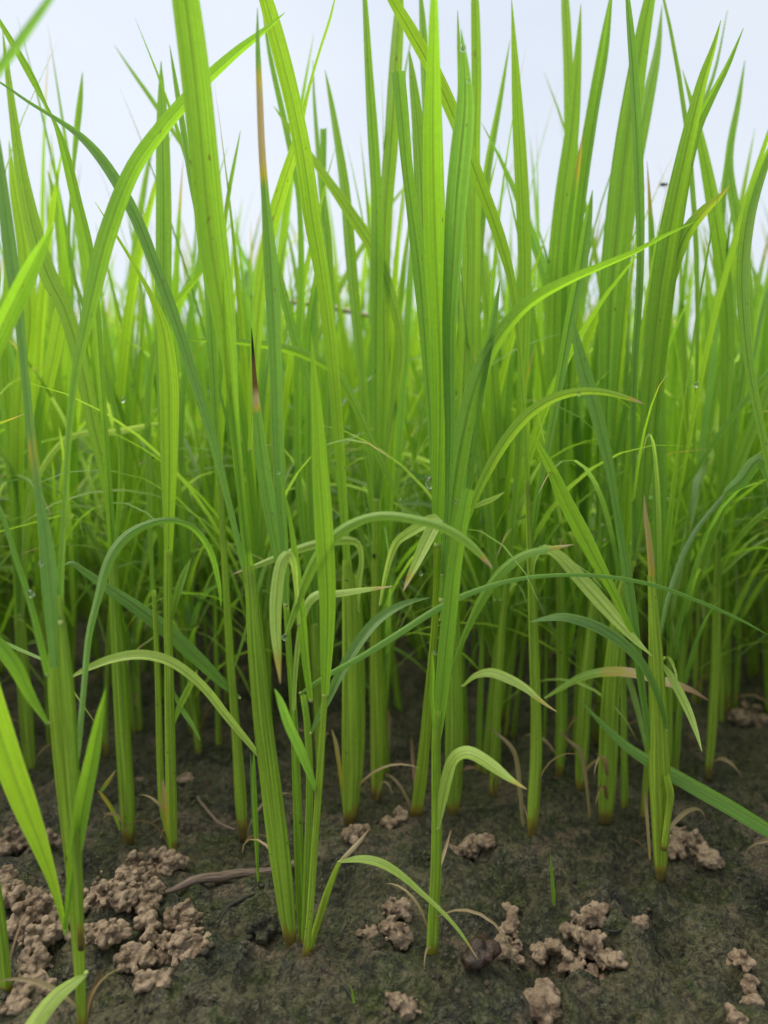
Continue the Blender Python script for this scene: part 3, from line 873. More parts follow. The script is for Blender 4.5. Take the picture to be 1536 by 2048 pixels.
# --- blades standing a little further back: one plant for each pair or trio
def back_plant(bx, by, label, stems, leaves):
    r, Y = plant_root(bx, by, label, G_FRONT)
    for s, h in stems:
        traced_stem(r, s, Y, 0.0, h)
    for a in leaves:
        traced_leaf(r, a[0], a[1], Y, a[2], **(a[3] if len(a) > 3 else {}))
    return r

back_plant(1160, 1592, 'rice plant behind the thick right stem with a broad pale-green blade', [('1160,1592,16 1165,1500,26 1172,1380,26 1185,1250,22 1200,1120,18', 0.3)], [
    ('1202,1130,16 1208,1000,20 1214,800,30 1222,600,48 1236,450,53 1251,300,46 1271,160,37 1293,30,26 1312,-60,14 1322,-120,1', 'g', 0.0, dict(fold=0.12)),
    ('1210,1080,12 1225,800,20 1240,560,30 1264,360,30 1294,205,25 1315,100,14 1324,10,1', 'g', 0.05, dict(fold=0.12)),
    ('1205,1050,10 1245,850,14 1290,640,14 1330,470,13 1362,330,16 1400,225,10 1430,140,6 1455,20,1', 'g', 0.06),
])
back_plant(1118, 1562, 'rice plant with a pair of wide blades rising beside a dark folded leaf', [('1118,1562,14 1122,1480,22 1124,1350,22 1122,1220,20 1118,1100,18', 0.35)], [
    ('1118,1110,16 1112,900,26 1108,700,38 1112,560,38 1126,400,35 1145,250,27 1155,120,16 1162,8,1', 'g', 0.0, dict(fold=0.1)),
    ('1120,1080,12 1135,800,26 1148,600,32 1147,400,31 1141,250,25 1136,120,19 1130,0,16 1125,-90,1', 'l', 0.04, dict(fold=0.2)),
    ('1128,900,10 1138,600,16 1150,450,16 1165,330,17 1185,205,15 1206,80,10 1224,-25,1', 'g', 0.0),
    ('1132,850,10 1145,600,14 1165,400,15 1190,225,15 1212,100,12 1226,-30,1', 'd', -0.02),
    ('1122,1000,9 1130,700,16 1134,540,18 1142,440,16 1155,340,10 1165,270,1', 'd', -0.03, dict(fold=0.7, dry=0.9, dryfrom=0.85)),
])
back_plant(985, 1602, 'rice plant behind the long arched leaf with two slim lime blades', [('985,1602,14 990,1500,18 996,1380,16 1005,1250,14 1018,1120,12', 0.2)], [
    ('1018,1130,11 1030,1000,13 1040,850,18 1047,700,23 1049,512,27 1044,380,27 1037,250,24 1030,120,14 1023,-5,1', 'l', -0.01, dict(fold=0.15)),
    ('1000,1200,8 975,1000,14 955,850,20 946,700,25 948,500,27 950,300,21 953,150,20 950,0,16 946,-100,1', 'l', 0.02, dict(fold=0.15)),
    ('990,1200,8 965,900,16 952,700,20 958,500,18 975,340,16 1000,200,10 1020,80,1', 'g', 0.05),
])
back_plant(905, 1640, 'thick rice stem just right of the slim front plant, blades hidden behind it', [('905,1640,18 906,1570,34 907,1450,37 906,1350,35 903,1230,30 900,1100,22', 0.3)], [
    ('902,1110,14 915,950,20 925,800,24 932,640,26 936,500,24 930,350,22 925,200,16 918,90,8 915,20,1', 'l', 0.02),
    ('898,1100,12 880,900,22 860,720,26 848,560,28 844,400,31 836,260,25 824,150,14 818,98,1', 'g', 0.02),
    ('905,1150,10 890,800,16 868,500,18 852,200,17 846,60,16 838,-50,1', 'g', 0.05),
])
back_plant(752, 1612, 'rice plant with a long narrow upright blade left of the broad centre blade', [('752,1612,16 755,1540,26 754,1420,26 752,1300,22 751,1150,15 752,1000,10', 0.2)], [
    ('752,1010,9 752,900,12 752,780,15 752,640,23 753,512,26 752,400,22 745,280,22 737,150,17 729,0,10 723,-95,1', 'g', 0.0, dict(fold=0.4)),
    ('752,1050,8 765,850,14 768,700,20 766,560,26 771,420,27 782,280,29 790,140,27 797,30,20 804,-85,1', 'l', 0.04),
    ('755,1000,8 790,800,16 802,690,18 781,592,21 746,502,25 700,430,23 650,356,17 600,286,12 570,245,8 547,212,1', 'y', 0.03),
    ('750,1000,8 730,820,16 712,640,20 700,500,22 690,380,20 672,260,14 658,180,8 650,140,1', 'l', 0.06),
])
back_plant(640, 1585, 'rice plant half hidden behind the clump with a short dark stubby leaf', [('640,1585,12 640,1500,18 636,1380,18 630,1250,15', 0.3)], [
    ('630,1260,12 622,1050,16 618,850,18 622,650,20 640,520,14 646,400,12 648,300,12 648,258,14', 'd', 0.05, dict(label='short dark leaf with a cut end')),
    ('632,1250,10 600,1000,14 596,760,16 603,560,14 598,400,10 575,270,12 555,180,11 540,110,9 525,18,1', 'd', 0.03),
    ('630,1200,8 655,900,16 660,700,20 655,500,18 640,350,12 628,200,6 626,120,1', 'g', 0.08),
])
back_plant(1416, 1562, 'slim rice stem near the right edge with small dew-hung joints', [('1416,1562,12 1424,1460,18 1430,1330,18 1433,1200,15 1436,1080,13', 0.2)], [
    ('1436,1090,11 1445,900,18 1455,700,26 1448,560,30 1432,440,28 1410,320,20 1390,230,12 1365,140,1', 'g', 0.0),
    ('1436,1060,9 1470,850,16 1495,650,22 1480,480,22 1458,330,16 1478,200,10 1490,120,1', 'g', 0.05),
    ('1434,1100,6 1460,760,10 1452,600,12 1444,440,12 1454,330,11 1470,240,6 1476,190,1', 'd', 0.02),
    ('1432,1180,5 1455,1110,9 1500,1050,12 1560,1000,12', 'y', -0.02),
])
back_plant(62, 1556, 'blurred rice plant at the left edge behind the wide flat stem', [('62,1556,16 56,1480,26 48,1360,26 40,1240,22', 0.3)], [
    ('40,1250,16 36,1000,24 40,800,30 60,650,32 50,500,26 30,380,18 18,280,1', 'l', 0.0),
    ('42,1240,12 70,900,20 110,700,26 130,560,24 118,430,20 95,340,1', 'l', 0.05),
    ('40,1230,10 20,900,18 5,700,22 20,560,22 10,420,14 -10,300,1', 'g', 0.03),
    ('44,1240,6 60,1000,9 130,880,12 240,862,14 310,848,8 330,845,1', 'p', -0.02),
    ('44,1240,6 30,960,9 -10,880,12', 'y', 0.0),
])
# thin seedling beside the clump
r, Y = plant_root(517, 1778, 'thread-thin green rice seedling standing beside the twig', G_FRONT, 'seedling', 'rice_seedling')
traced_leaf(r, '517,1778,4 514,1720,6 512,1650,9 509,1580,9 508,1530,6 508,1500,1', 'g', Y, 0.0, k=0, collar=False)
traced_leaf(r, '516,1740,3 507,1650,5 503,1560,5 501,1505,1', 'b', Y, 0.01, k=0, collar=False)
r, Y = plant_root(1108, 1815, 'single upright green sprout on the bare mud at right', G_FRONT, 'seedling', 'rice_seedling')
traced_leaf(r, '1109,1816,5 1107,1790,7 1104,1750,6 1101,1708,1', 'g', Y, 0.0, k=0, collar=False)
r, Y = plant_root(710, 2022, 'tiny green sprout at the bottom of the mud', G_FRONT, 'seedling', 'rice_seedling')
traced_leaf(r, '711,2024,4 708,2005,5 704,1985,4 701,1970,1', 'g', Y, 0.0, k=0, collar=False)
r, Y = plant_root(508, 1996, 'tiny flat green leaflet lying on the mud', G_FRONT, 'seedling', 'rice_seedling')
traced_leaf(r, '522,2002,4 512,1998,7 504,1993,6 497,1988,1', 'p', Y, 0.0, k=0, collar=False)

# ================================================================== THE CROWD BEHIND: prototypes and copies
def free_leaf(base, az, e0, droop, L, W, nseg=12, ncol=5, twist=0.0, fold=0.25, hue=0.3, dry_tip=0.0, pale=0.0, wob=0.0):
    t = np.linspace(0, 1, nseg + 1)
    e = e0 - droop * t ** 1.8
    azv = az + wob * t
    d = np.stack([np.cos(e) * np.cos(azv), np.cos(e) * np.sin(azv), np.sin(e)], -1)
    C = base + np.concatenate([[np.zeros(3)], np.cumsum((d[1:] + d[:-1]) / 2 * (L / nseg), axis=0)])
    S0 = np.stack([-np.sin(azv), np.cos(azv), 0 * azv], -1)
    N0 = np.cross(d, S0)
    th = twist * t
    S = np.cos(th)[:, None] * S0 + np.sin(th)[:, None] * N0
    Nn = np.cross(d, S)
    prof = np.where(t < 0.35, 0.5 + 0.5 * np.sin(t / 0.35 * math.pi / 2), np.clip(1 - ((t - 0.35) / 0.65) ** 1.9, 0.02, 1))
    dr = dry_tip * np.clip((t - 0.85) / 0.15, 0, 1)
    return sweep_blade(C, W * prof, S, Nn, np.full(nseg + 1, hue), dr, np.full(nseg + 1, pale), ncol, fold)


def plant_design(seed, low=False):
    """list of (kind, arrays) of one plant standing at the origin"""
    q = random.Random(seed)
    parts = []
    nt = q.choice([2, 2, 3])
    for k in range(nt):
        a = q.uniform(0, 6.283)
        off = np.array([math.cos(a), math.sin(a), 0]) * (0.0 if nt == 1 else q.uniform(0.004, 0.014))
        lean = np.array([math.cos(a), math.sin(a), 0]) * q.uniform(0.0, 0.022)
        h = q.uniform(0.115, 0.175)
        ns = 5 if low else 9
        t = np.linspace(0, 1, ns)
        C = off + lean[None] * (t ** 1.3)[:, None] + ZUP * (h * t - 0.012 * (1 - t))[:, None]
        rad = q.uniform(0.0019, 0.0034) * (1 - 0.5 * t)
        hue = q.uniform(0.1, 0.5)
        V, Fq, uv = tube(C, rad, 0.7, 5 if low else 9, 0.08, q.uniform(0, 6), np.array([math.cos(a), math.sin(a), 0]))
        ti = np.repeat(np.stack([np.full(ns, hue), 1.2 * np.clip(1 - t / 0.16, 0, 1), 0.12 * (1 - t)], -1), 5 if low else 9, axis=0)
        parts.append(('stem', (V, Fq, uv, ti)))
        az = q.uniform(0, 6.283)
        nup = q.choice([2, 2, 3])
        seg, nc = (6, 3) if low else (13, 5)
        for j in range(nup):             # long upright blades
            az += 3.14 + q.uniform(-0.7, 0.7)
            b = C[-1] if j == 0 else C[int(ns * q.uniform(0.6, 0.95))]
            L = q.uniform(0.20, 0.335)
            parts.append(('leaf', free_leaf(b, az, R(q.uniform(78, 89)), R(q.choice([4, 8, 12, 20, 38])), L, q.uniform(0.0045, 0.0098), seg, nc,
                                            q.uniform(-1.6, 1.6), q.uniform(0.1, 0.4), q.choice([0.0, 0.1, 0.2, 0.35, 0.5, 0.9]), q.choice([0, 0, 0, 0.8, 1.2]), 0, q.uniform(-0.5, 0.5))))
        for j in range(q.choice([4, 5, 6])):             # short lower leaves that arch
            az += 3.14 + q.uniform(-0.9, 0.9)
            b = C[int(ns * q.uniform(0.35, 0.98))]
            parts.append(('leaf', free_leaf(b, az, R(q.uniform(45, 82)), R(q.uniform(8, 130)), q.uniform(0.08, 0.24), q.uniform(0.0020, 0.0048), max(5, seg - 3), nc,
                                            q.uniform(-1, 1), 0.25, q.choice([0.2, 0.4, 0.8]), q.choice([0, 0.6, 1.3]), q.choice([0, 0.2, 0.5]))))
        if q.random() < 0.3:
            b = C[1]
            parts.append(('leaf', free_leaf(b, q.uniform(0, 6.28), R(70), R(q.uniform(60, 150)), q.uniform(0.04, 0.08), 0.003, 6, 3, 0.8, 0.5, 0.1, 0, 0)))
            v = list(parts[-1][1])
            v[3] = v[3].copy()
            v[3][:, 1] = 1.5
            parts[-1] = ('leaf', tuple(v))
    return parts


for o in [o for o in bpy.data.objects if o.type == 'EMPTY' and o.name.startswith('rice_plant')]:
    basal_litter(o, random.choice([1, 2, 2, 3]))

PROTO = []
for s in range(16):
    PROTO.append([(k, mesh_of(k, *a)) for k, a in plant_design(100 + s)])

G_CROWD = 'rice plants crowded behind the front rows'


def joined(parts):
    V, Fq, U, T, off = [], [], [], [], 0
    for v, f, u_, ti in parts:
        V.append(v); Fq.append(f + off); U.append(u_); T.append(ti)
        off += len(v)
    return np.concatenate(V), np.concatenate(Fq), np.concatenate(U), np.concatenate(T)


PROTO_FAR = [mesh_of('rice_plant', *joined([a for k, a in plant_design(300 + s)])) for s in range(14)]


def place_crowd(x, y, label, far):
    if far:
        me = random.choice(PROTO_FAR)
        root = tag(obj('rice_plant', me, M_LEAF), label, 'rice plant', G_CROWD)
        root.location = (x, y, min(0.0, gz(x, y)))
    else:
        root = empty('rice_plant', (x, y, min(0.0, gz(x, y))), label, 'rice plant', G_CROWD)
        for k, me in random.choice(PROTO):
            obj(k, me, M_STEM if k == 'stem' else M_LEAF, root)
    root.rotation_euler = (random.gauss(0, 0.04), random.gauss(0, 0.04), random.uniform(0, 6.283))
    s = random.uniform(0.88, 1.12)
    root.scale = (s, s, s)


mid_bases = [(395, 1492), (432, 1510), (412, 1452), (560, 1512), (520, 1462), (300, 1462), (185, 1505), (130, 1470), (20, 1465), (785, 1548),
             (940, 1545), (965, 1502), (1030, 1530), (1140, 1512), (1266, 1600), (1365, 1552), (1448, 1462), (1492, 1424), (1530, 1440), (1090, 1490), (860, 1500), (660, 1490), (745, 1500), (1240, 1500), (1330, 1500), (1010, 1470), (1180, 1470)]
placed = []
for px, py in mid_bases:
    g = ground_at(np.array(px), np.array(py))
    placed.append((g[0], g[1]))
front = [(o.location.x, o.location.y) for o in bpy.data.objects if o.type == 'EMPTY']
DENS = 135.0
n_target = 300 - len(placed)
cand = []
yy = 0.60
tries = 0
R_MAX = 1.27
while len(cand) < n_target and tries < 60000:
    tries += 1
    y = math.sqrt(random.uniform(0.58 ** 2, R_MAX ** 2))
    x = random.uniform(-0.55, 0.55) * y
    if all((x - a) ** 2 + (y - b) ** 2 > 0.026 ** 2 for a, b in cand + placed + front):
        cand.append((x, y))
placed += cand
NEAR_NAMES = ['behind the wide flat left stem', 'behind the thick dark-green stem', 'behind the lime blade with the bent tip', 'behind the slender stem with the wide dark leaf',
              'behind the four-stemmed clump', 'behind the thick-based plant at centre left', 'behind the slim front plant', 'behind the straight stem with the pale drooping leaf',
              'behind the thick right stem', 'behind the pale stem with the dry sheath', 'at the far right edge']
EDGES = [150, 280, 400, 520, 640, 760, 930, 1090, 1250, 1400]
ORD = ['first', 'second', 'third', 'fourth', 'fifth', 'sixth', 'seventh', 'eighth', 'ninth', 'tenth', 'eleventh', 'twelfth', 'thirteenth', 'fourteenth', 'fifteenth']
column = {}
order = sorted(range(len(placed)), key=lambda i: placed[i][0] / placed[i][1])
for i in order:
    x, y = placed[i]
    px = 768 + F_PX * x / y
    zone = 'left' if px < 512 else 'middle' if px < 1024 else 'right'
    if i < len(mid_bases) or y < 0.8:
        k = int(np.searchsorted(EDGES, px))
        column[k] = column.get(k, 0) + 1
        lb = 'blurred second-row rice plant, %s from left %s' % (ORD[min(column[k], 15) - 1], NEAR_NAMES[k])
    elif y < 1.0:
        lb = 'soft-focus green rice plant halfway into the crowd, %s third of the picture' % zone
    else:
        lb = 'far soft-focus rice plant at the back of the crowd, %s third of the picture' % zone
    place_crowd(x, y, lb, i >= len(mid_bases) and y > 1.0)

# beyond and beside them the field goes on as one mass
LOW = []
for s in range(10):
    LOW.append([a for k, a in plant_design(500 + s, True)])
LOWJ = []
for parts in LOW:
    V, Fq, U, T, MI, off = [], [], [], [], [], 0
    for v, f, u_, ti in parts:
        V.append(v); Fq.append(f + off); U.append(u_); T.append(ti)
        off += len(v)
    LOWJ.append((np.concatenate(V), np.concatenate(Fq), np.concatenate(U), np.concatenate(T)))


def field_mass():
    pos = []
    def fill(y0, y1, tan, extra, dens, scale):
        area = tan * (y1 * y1 - y0 * y0) + 2 * extra * (y1 - y0)
        n = int(area * dens)
        ys = np.sqrt(rng.uniform(y0 * y0, y1 * y1, n))
        xs = rng.uniform(-1, 1, n) * (tan * ys + extra)
        for x, y in zip(xs, ys):
            pos.append((x, y, scale))
    fill(R_MAX, 3.0, 0.62, 0.3, 400, 1.0)
    fill(3.0, 7.5, 0.62, 0.3, 85, 1.25)
    fill(7.5, 26.0, 0.62, 0.3, 8, 1.9)
    # beside the view
    n = 900
    for _ in range(n):
        y = math.sqrt(random.uniform(0.42 ** 2, R_MAX ** 2))
        x = random.choice([-1, 1]) * (0.56 * y + 0.03 + random.uniform(0, 0.75))
        pos.append((x, y, 1.0))
    V, Fq, U, T, off = [], [], [], [], 0
    for x, y, s in pos:
        v, f, u_, ti = LOWJ[random.randrange(len(LOWJ))]
        a = random.uniform(0, 6.283)
        k = random.uniform(0.9, 1.12)
        c, sn = math.cos(a), math.sin(a)
        w = v.copy()
        w[:, 0] = (v[:, 0] * c - v[:, 1] * sn) * k * s
        w[:, 1] = (v[:, 0] * sn + v[:, 1] * c) * k * s
        w[:, 2] = v[:, 2] * k
        w += np.array([x, y, 0])
        V.append(w); Fq.append(f + off); U.append(u_)
        tt = ti.copy()
        tt[:, 0] = np.clip(tt[:, 0] + random.uniform(-0.15, 0.15), 0, 1)
        T.append(tt)
        off += len(v)
    me = mesh_of('rice_field', np.concatenate(V), np.concatenate(Fq), np.concatenate(U), np.concatenate(T))
    o = obj('rice_field', me, M_LEAF)
    tag(o, 'far mass of green rice stretching to the horizon', 'rice field', kind='stuff')
    return len(pos), len(me.polygons)


print('FIELD', field_mass())

# ================================================================== WORM CASTS AND OTHER THINGS ON THE MUD
def ico(sub):
    import bmesh
    bm = bmesh.new()
    bmesh.ops.create_icosphere(bm, subdivisions=sub, radius=1.0)
    v = np.array([x.co[:] for x in bm.verts])
    f = np.array([[l.index for l in p.verts] for p in bm.faces])
    bm.free()
    return v, f


ICO2 = ico(2)
TMP = []


def lump_mesh(name, balls, voxel, rough=0.0006, seed=1):
    """union of balls, remeshed to one skin, then roughened"""
    V, Fq, off = [], [], 0
    for c, rr in balls:
        v = ICO2[0] * rr
        v = v * (1 + 0.16 * vnoise(ICO2[0] + np.asarray(c) * 977.0, 2.2, seed))[:, None] + np.asarray(c)
        V.append(v); Fq.append(ICO2[1] + off)
        off += len(v)
    me = mesh_of('tmp', np.concatenate(V), np.concatenate(Fq))
    o = bpy.data.objects.new('tmp', me)
    col.objects.link(o)
    md = o.modifiers.new('r', 'REMESH')
    md.mode = 'VOXEL'
    md.voxel_size = voxel
    md.use_smooth_shade = True
    dg = bpy.context.evaluated_depsgraph_get()
    ev = o.evaluated_get(dg)
    m2 = bpy.data.meshes.new_from_object(ev)
    bpy.data.objects.remove(o)
    m2.name = name
    n = len(m2.vertices)
    co = np.empty(n * 3, np.float32)
    m2.vertices.foreach_get('co', co)
    co = co.reshape(-1, 3)
    no = np.empty(n * 3, np.float32)
    m2.vertices.foreach_get('normal', no)
    no = no.reshape(-1, 3)
    d = rough * (vnoise(co, 330.0, seed) + 0.6 * vnoise(co, 760.0, seed + 1))
    co = co + no * d[:, None]
    m2.vertices.foreach_set('co', co.astype(np.float32).ravel())
    m2.polygons.foreach_set('use_smooth', np.ones(len(m2.polygons), bool))
    m2.update()
    return m2


def worm_cast(spots, label, seed, mat=None, name='worm_cast', cat='worm cast', group='worm casts on the mud', pellet=(2.4, 9), n_per=16, voxel=0.00055, smooth=False):
    """spots: (px, py, radius px, height factor); crumbs are piled round each spot"""
    q = random.Random(seed)
    g0 = ground_at(np.array(spots[0][0]), np.array(spots[0][1]))
    g0[2] = gz(g0[0], g0[1])
    balls = []
    for px, py, rp, hf in spots:
        g = ground_at(np.array(px), np.array(py))
        z = gz(g[0], g[1])
        dpt = np.linalg.norm(g - CAM)
        rw = rp * dpt / F_PX * 1.14
        hf = hf * 1.4
        balls.append((np.array([g[0], g[1], z + rw * 0.35 * hf]) - g0, rw * 0.62))
        for _ in range(int(n_per * 2.4)):
            a = q.uniform(0, 6.283)
            b = math.acos(q.uniform(-0.1, 1))
            rr = (pellet[0] + (pellet[1] - pellet[0]) * q.random() ** 1.8) * dpt / F_PX
            e = rw * q.uniform(0.45, 1.02)
            c = np.array([math.cos(a) * math.sin(b) * e, math.sin(a) * math.sin(b) * e, math.cos(b) * e * hf + rw * 0.3])
            balls.append((np.array([g[0], g[1], z]) + c - g0, rr))
    me = lump_mesh(name, balls, voxel, 0.0007 if not smooth else 0.0004, seed)
    o = obj(name, me, mat or M_CAST)
    o.location = g0
    return tag(o, label, cat, group)


worm_cast([(205, 1800, 34, 0.9), (185, 1835, 26, 0.8), (230, 1838, 28, 0.9), (255, 1805, 20, 0.8)], 'large crumbly worm cast with a small hole beside the wide left stem', 1, n_per=26)
worm_cast([(275, 1770, 26, 1.1), (280, 1800, 26, 1.0), (300, 1815, 22, 0.9), (250, 1845, 20, 0.9)], 'tall knobbly worm cast in the middle of the left heap', 2, n_per=24)
worm_cast([(318, 1745, 20, 1.0), (335, 1752, 18, 0.9), (358, 1745, 14, 0.8), (305, 1760, 16, 0.9)], 'worm cast at the near end of the long twig', 3, n_per=20)
worm_cast([(290, 1850, 16, 1.0), (293, 1875, 17, 1.0), (305, 1900, 17, 1.0)], 'upright chain of clay pellets linking two casts of the left heap', 4, n_per=14)
worm_cast([(370, 1860, 26, 1.0), (385, 1885, 26, 1.0), (350, 1895, 30, 1.0), (365, 1930, 26, 1.0), (330, 1920, 18, 0.9), (395, 1940, 17, 0.8), (345, 1855, 16, 0.9)], 'biggest knobbly worm cast at the right of the left heap', 5, n_per=22)
worm_cast([(270, 1945, 26, 0.8), (255, 1935, 18, 0.8), (290, 1940, 18, 0.8)], 'low rounded worm cast at the foot of the left heap', 6, n_per=20)
worm_cast([(215, 1915, 24, 0.8), (235, 1905, 18, 0.8), (190, 1890, 20, 0.8)], 'flat worm cast right beside the base of the wide left stem', 7, n_per=18)
worm_cast([(80, 1870, 32, 1.0), (55, 1890, 26, 1.0), (110, 1890, 24, 0.9), (75, 1915, 24, 0.9), (40, 1900, 18, 0.8)], 'round worm cast left of the wide left stem', 8, n_per=24)
worm_cast([(75, 1950, 20, 0.9), (60, 1975, 18, 0.9), (55, 2000, 18, 0.8), (85, 1995, 16, 0.8), (65, 1930, 18, 0.9)], 'trailing worm cast at the lower left', 9, n_per=16)
worm_cast([(35, 1702, 26, 0.9), (50, 1695, 18, 0.9), (95, 1715, 16, 0.7), (10, 1715, 14, 0.7)], 'worm cast behind the bright lime leaf at upper left', 10, n_per=18)
worm_cast([(18, 1830, 18, 0.8), (22, 1860, 18, 0.8), (14, 1810, 14, 0.8)], 'small worm cast beside the stem at the left edge', 11, n_per=14)
worm_cast([(790, 1855, 19, 0.9), (808, 1850, 16, 0.9)], 'upper of the two small casts left of the slim front plant', 12, n_per=14)
worm_cast([(790, 1900, 20, 0.9), (800, 1910, 18, 0.9), (778, 1890, 13, 0.8)], 'lower of the two small casts left of the slim front plant', 13, n_per=12)
worm_cast([(738, 1886, 15, 0.7)], 'single small clay lump on the mud between the clump and the slim plant', 14, n_per=8)
worm_cast([(1175, 1850, 22, 0.9), (1160, 1870, 22, 0.9), (1200, 1835, 18, 0.8), (1185, 1880, 24, 0.9), (1150, 1895, 22, 0.9), (1210, 1905, 18, 0.8), (1235, 1920, 13, 0.7), (1110, 1872, 15, 0.7), (1085, 1868, 15, 0.8), (1135, 1868, 13, 0.7), (1190, 1910, 16, 0.8)], 'spreading branched worm cast on the mud at lower right', 15, n_per=13)
worm_cast([(1085, 1998, 26, 0.9), (1095, 1985, 20, 1.0), (1070, 2010, 16, 0.8)], 'smooth brown lump alone at the lower right', 16, n_per=8, pellet=(9, 16), smooth=True)
worm_cast([(1370, 1690, 28, 0.7), (1350, 1675, 24, 0.7), (1400, 1700, 24, 0.6), (1345, 1705, 22, 0.6), (1420, 1720, 20, 0.5), (1390, 1670, 16, 0.6)], 'broad flat worm cast behind the pale right stem', 17, n_per=22)
worm_cast([(1025, 1800, 12, 0.8), (1020, 1830, 14, 0.8), (1022, 1855, 16, 0.8), (1030, 1870, 12, 0.8), (1018, 1778, 10, 0.7)], 'narrow chain of clay pellets in the middle of the right mud', 18, n_per=9)
worm_cast([(1480, 1915, 12, 0.8), (1490, 1935, 12, 0.8), (1500, 1960, 11, 0.8), (1495, 1985, 12, 0.8), (1505, 2005, 12, 0.7), (1470, 1900, 9, 0.8)], 'thin trailing worm cast near the right edge', 19, n_per=8)
worm_cast([(940, 1695, 18, 0.9), (950, 1680, 13, 1.0), (915, 1700, 14, 0.5), (970, 1700, 12, 0.5)], 'low pale worm cast behind the slim front plant', 20, n_per=12)
worm_cast([(705, 1700, 16, 0.6), (720, 1690, 12, 0.6)], 'flattened cast behind the withered brown leaf', 21, n_per=10)
worm_cast([(800, 1655, 12, 0.6), (780, 1668, 12, 0.5)], 'small distant cast in front of the tall centre plant', 22, n_per=8)
worm_cast([(1500, 1440, 22, 0.8), (1480, 1455, 18, 0.7), (1520, 1450, 18, 0.8)], 'far worm cast among the stems at the right edge', 23, n_per=12)
worm_cast([(300, 1545, 16, 0.7), (280, 1555, 13, 0.7), (370, 1560, 12, 0.6)], 'far worm cast between the stems behind the left heap', 24, n_per=10)
worm_cast([(1280, 1850, 13, 0.8)], 'small crumb of clay right of the branched cast', 25, n_per=8)
worm_cast([(30, 2035, 20, 0.5)], 'worn low cast at the bottom left corner', 26, n_per=8)
worm_cast([(290, 2015, 22, 0.4), (325, 2012, 18, 0.35)], 'worn low cast at the bottom edge below the left heap', 32, n_per=10)
worm_cast([(1470, 2046, 14, 0.8)], 'clay crumb cut by the bottom edge at right', 27, n_per=8)
worm_cast([(815, 2030, 24, 0.4), (790, 2022, 16, 0.4)], 'worn flat cast at the bottom edge below the slim plant', 28, n_per=10)
worm_cast([(995, 1910, 19, 0.9), (1005, 1902, 12, 1.0)], 'small clay lump above the dark clod', 29, n_per=8, pellet=(6, 11))
worm_cast([(962, 1955, 18, 0.5), (955, 1970, 18, 0.5), (970, 1945, 13, 0.6)], 'dark brown shiny clod of mud right of the slim plant', 30, M_CLOD, 'mud_clod', 'clod', 'mud clods', n_per=6, pellet=(9, 15), smooth=True)
worm_cast([(530, 1885, 24, 0.8), (520, 1878, 16, 0.8)], 'rounded dark mud clod left of the clump base', 31, M_MUD, 'mud_clod', 'clod', 'mud clods', n_per=5, pellet=(9, 14), smooth=True)


def crumbs():
    """loose crumbs of mud strewn over the near ground"""
    v, f = ico(1)
    n = 2400
    y = 0.25 + 0.75 * rng.random(n) ** 1.5
    x = rng.uniform(-0.56, 0.56, n) * y
    keep = vnoise(np.stack([x, y, 0 * x], -1), 21.0, 31) > rng.uniform(-0.7, 0.5, n)
    x, y = x[keep], y[keep]
    z = ground_height(x, y)
    rr = rng.choice([0.0005, 0.0007, 0.0009, 0.0012, 0.0017], len(x)) * rng.uniform(0.7, 1.3, len(x))
    shape = [v * (1 + 0.35 * vnoise(v + i * 3.1, 1.6, 5))[:, None] * np.array([1, 1, 0.7]) for i in range(12)]
    V = [shape[i % 12] * rr[i] + np.array([x[i], y[i], z[i] + rr[i] * 0.2]) for i in range(len(x))]
    Fq = [f + i * len(v) for i in range(len(x))]
    o = obj('mud_crumbs', mesh_of('mud_crumbs', np.concatenate(V), np.concatenate(Fq)), M_CRUMB)
    tag(o, 'loose crumbs strewn over the mud', 'crumbs', kind='stuff')


M_CRUMB = soil_material('mud_crumb', (0.022, 0.022, 0.015), (0.07, 0.055, 0.034), (0.13, 0.105, 0.07))
crumbs()


def stick(name, pts, label, cat, mat, lift=0.002, flat=0.9, group=None):
    """pts: px, py, diameter px of a stick lying on the mud"""
    P = np.array(traced(pts))
    A = catmull(P, len(P) * 7)
    g = ground_at(A[:, 0], A[:, 1])
    dpt = (g - CAM) @ FW
    rad = A[:, 2] * dpt / F_PX / 2
    z = ground_height(g[:, 0], g[:, 1])
    z = np.convolve(np.pad(z, 4, mode='edge'), np.ones(9) / 9, 'valid')
    g[:, 2] = z + rad * 0.6 + lift
    rad = rad * (1 + 0.04 * np.sin(np.arange(len(rad)) * 1.7))
    V, Fq, uv = tube(g, rad, flat, 10, 0.12, 1.3, np.array([0.0, 0.0, 1.0]))
    caps = []
    o = obj(name, mesh_of(name, V - g[0], Fq, uv), mat)
    o.location = g[0]
    return tag(o, label, cat, group)


stick('twig', '330,1808,8 380,1792,16 430,1775,20 480,1758,19 540,1742,16 600,1730,14 640,1722,9', 'long brown twig lying on the mud behind the clump', 'twig', M_TWIG)
stick('twig', '430,1836,2 460,1815,7 490,1800,7 510,1790,2', 'short black rotted twig in front of the long brown twig', 'twig', M_BLACKTWIG, 0.0)
stick('root_fibre', '640,1955,3 670,1975,4 700,2005,4 720,2035,3 745,2070,3', 'thin dark root thread below the clump', 'root', M_BLACKTWIG, 0.0)
stick('root_fibre', '1205,1858,3 1250,1866,4 1290,1868,4 1330,1862,3', 'thin dark thread right of the branched cast', 'root', M_BLACKTWIG, 0.0)
stick('root_fibre', '0,1735,3 40,1745,4 80,1765,5 92,1780,3', 'dark root thread at the left edge above the round cast', 'root', M_BLACKTWIG, 0.0)
stick('straw', '395,1598,5 415,1625,6 445,1650,6 470,1662,4', 'brown straw stalk on the mud behind the twig', 'straw', M_TWIG, 0.003)
stick('straw', '322,1690,4 338,1640,6 300,1650,4', 'bent brown straw scrap behind the left heap', 'straw', M_TWIG, 0.002)

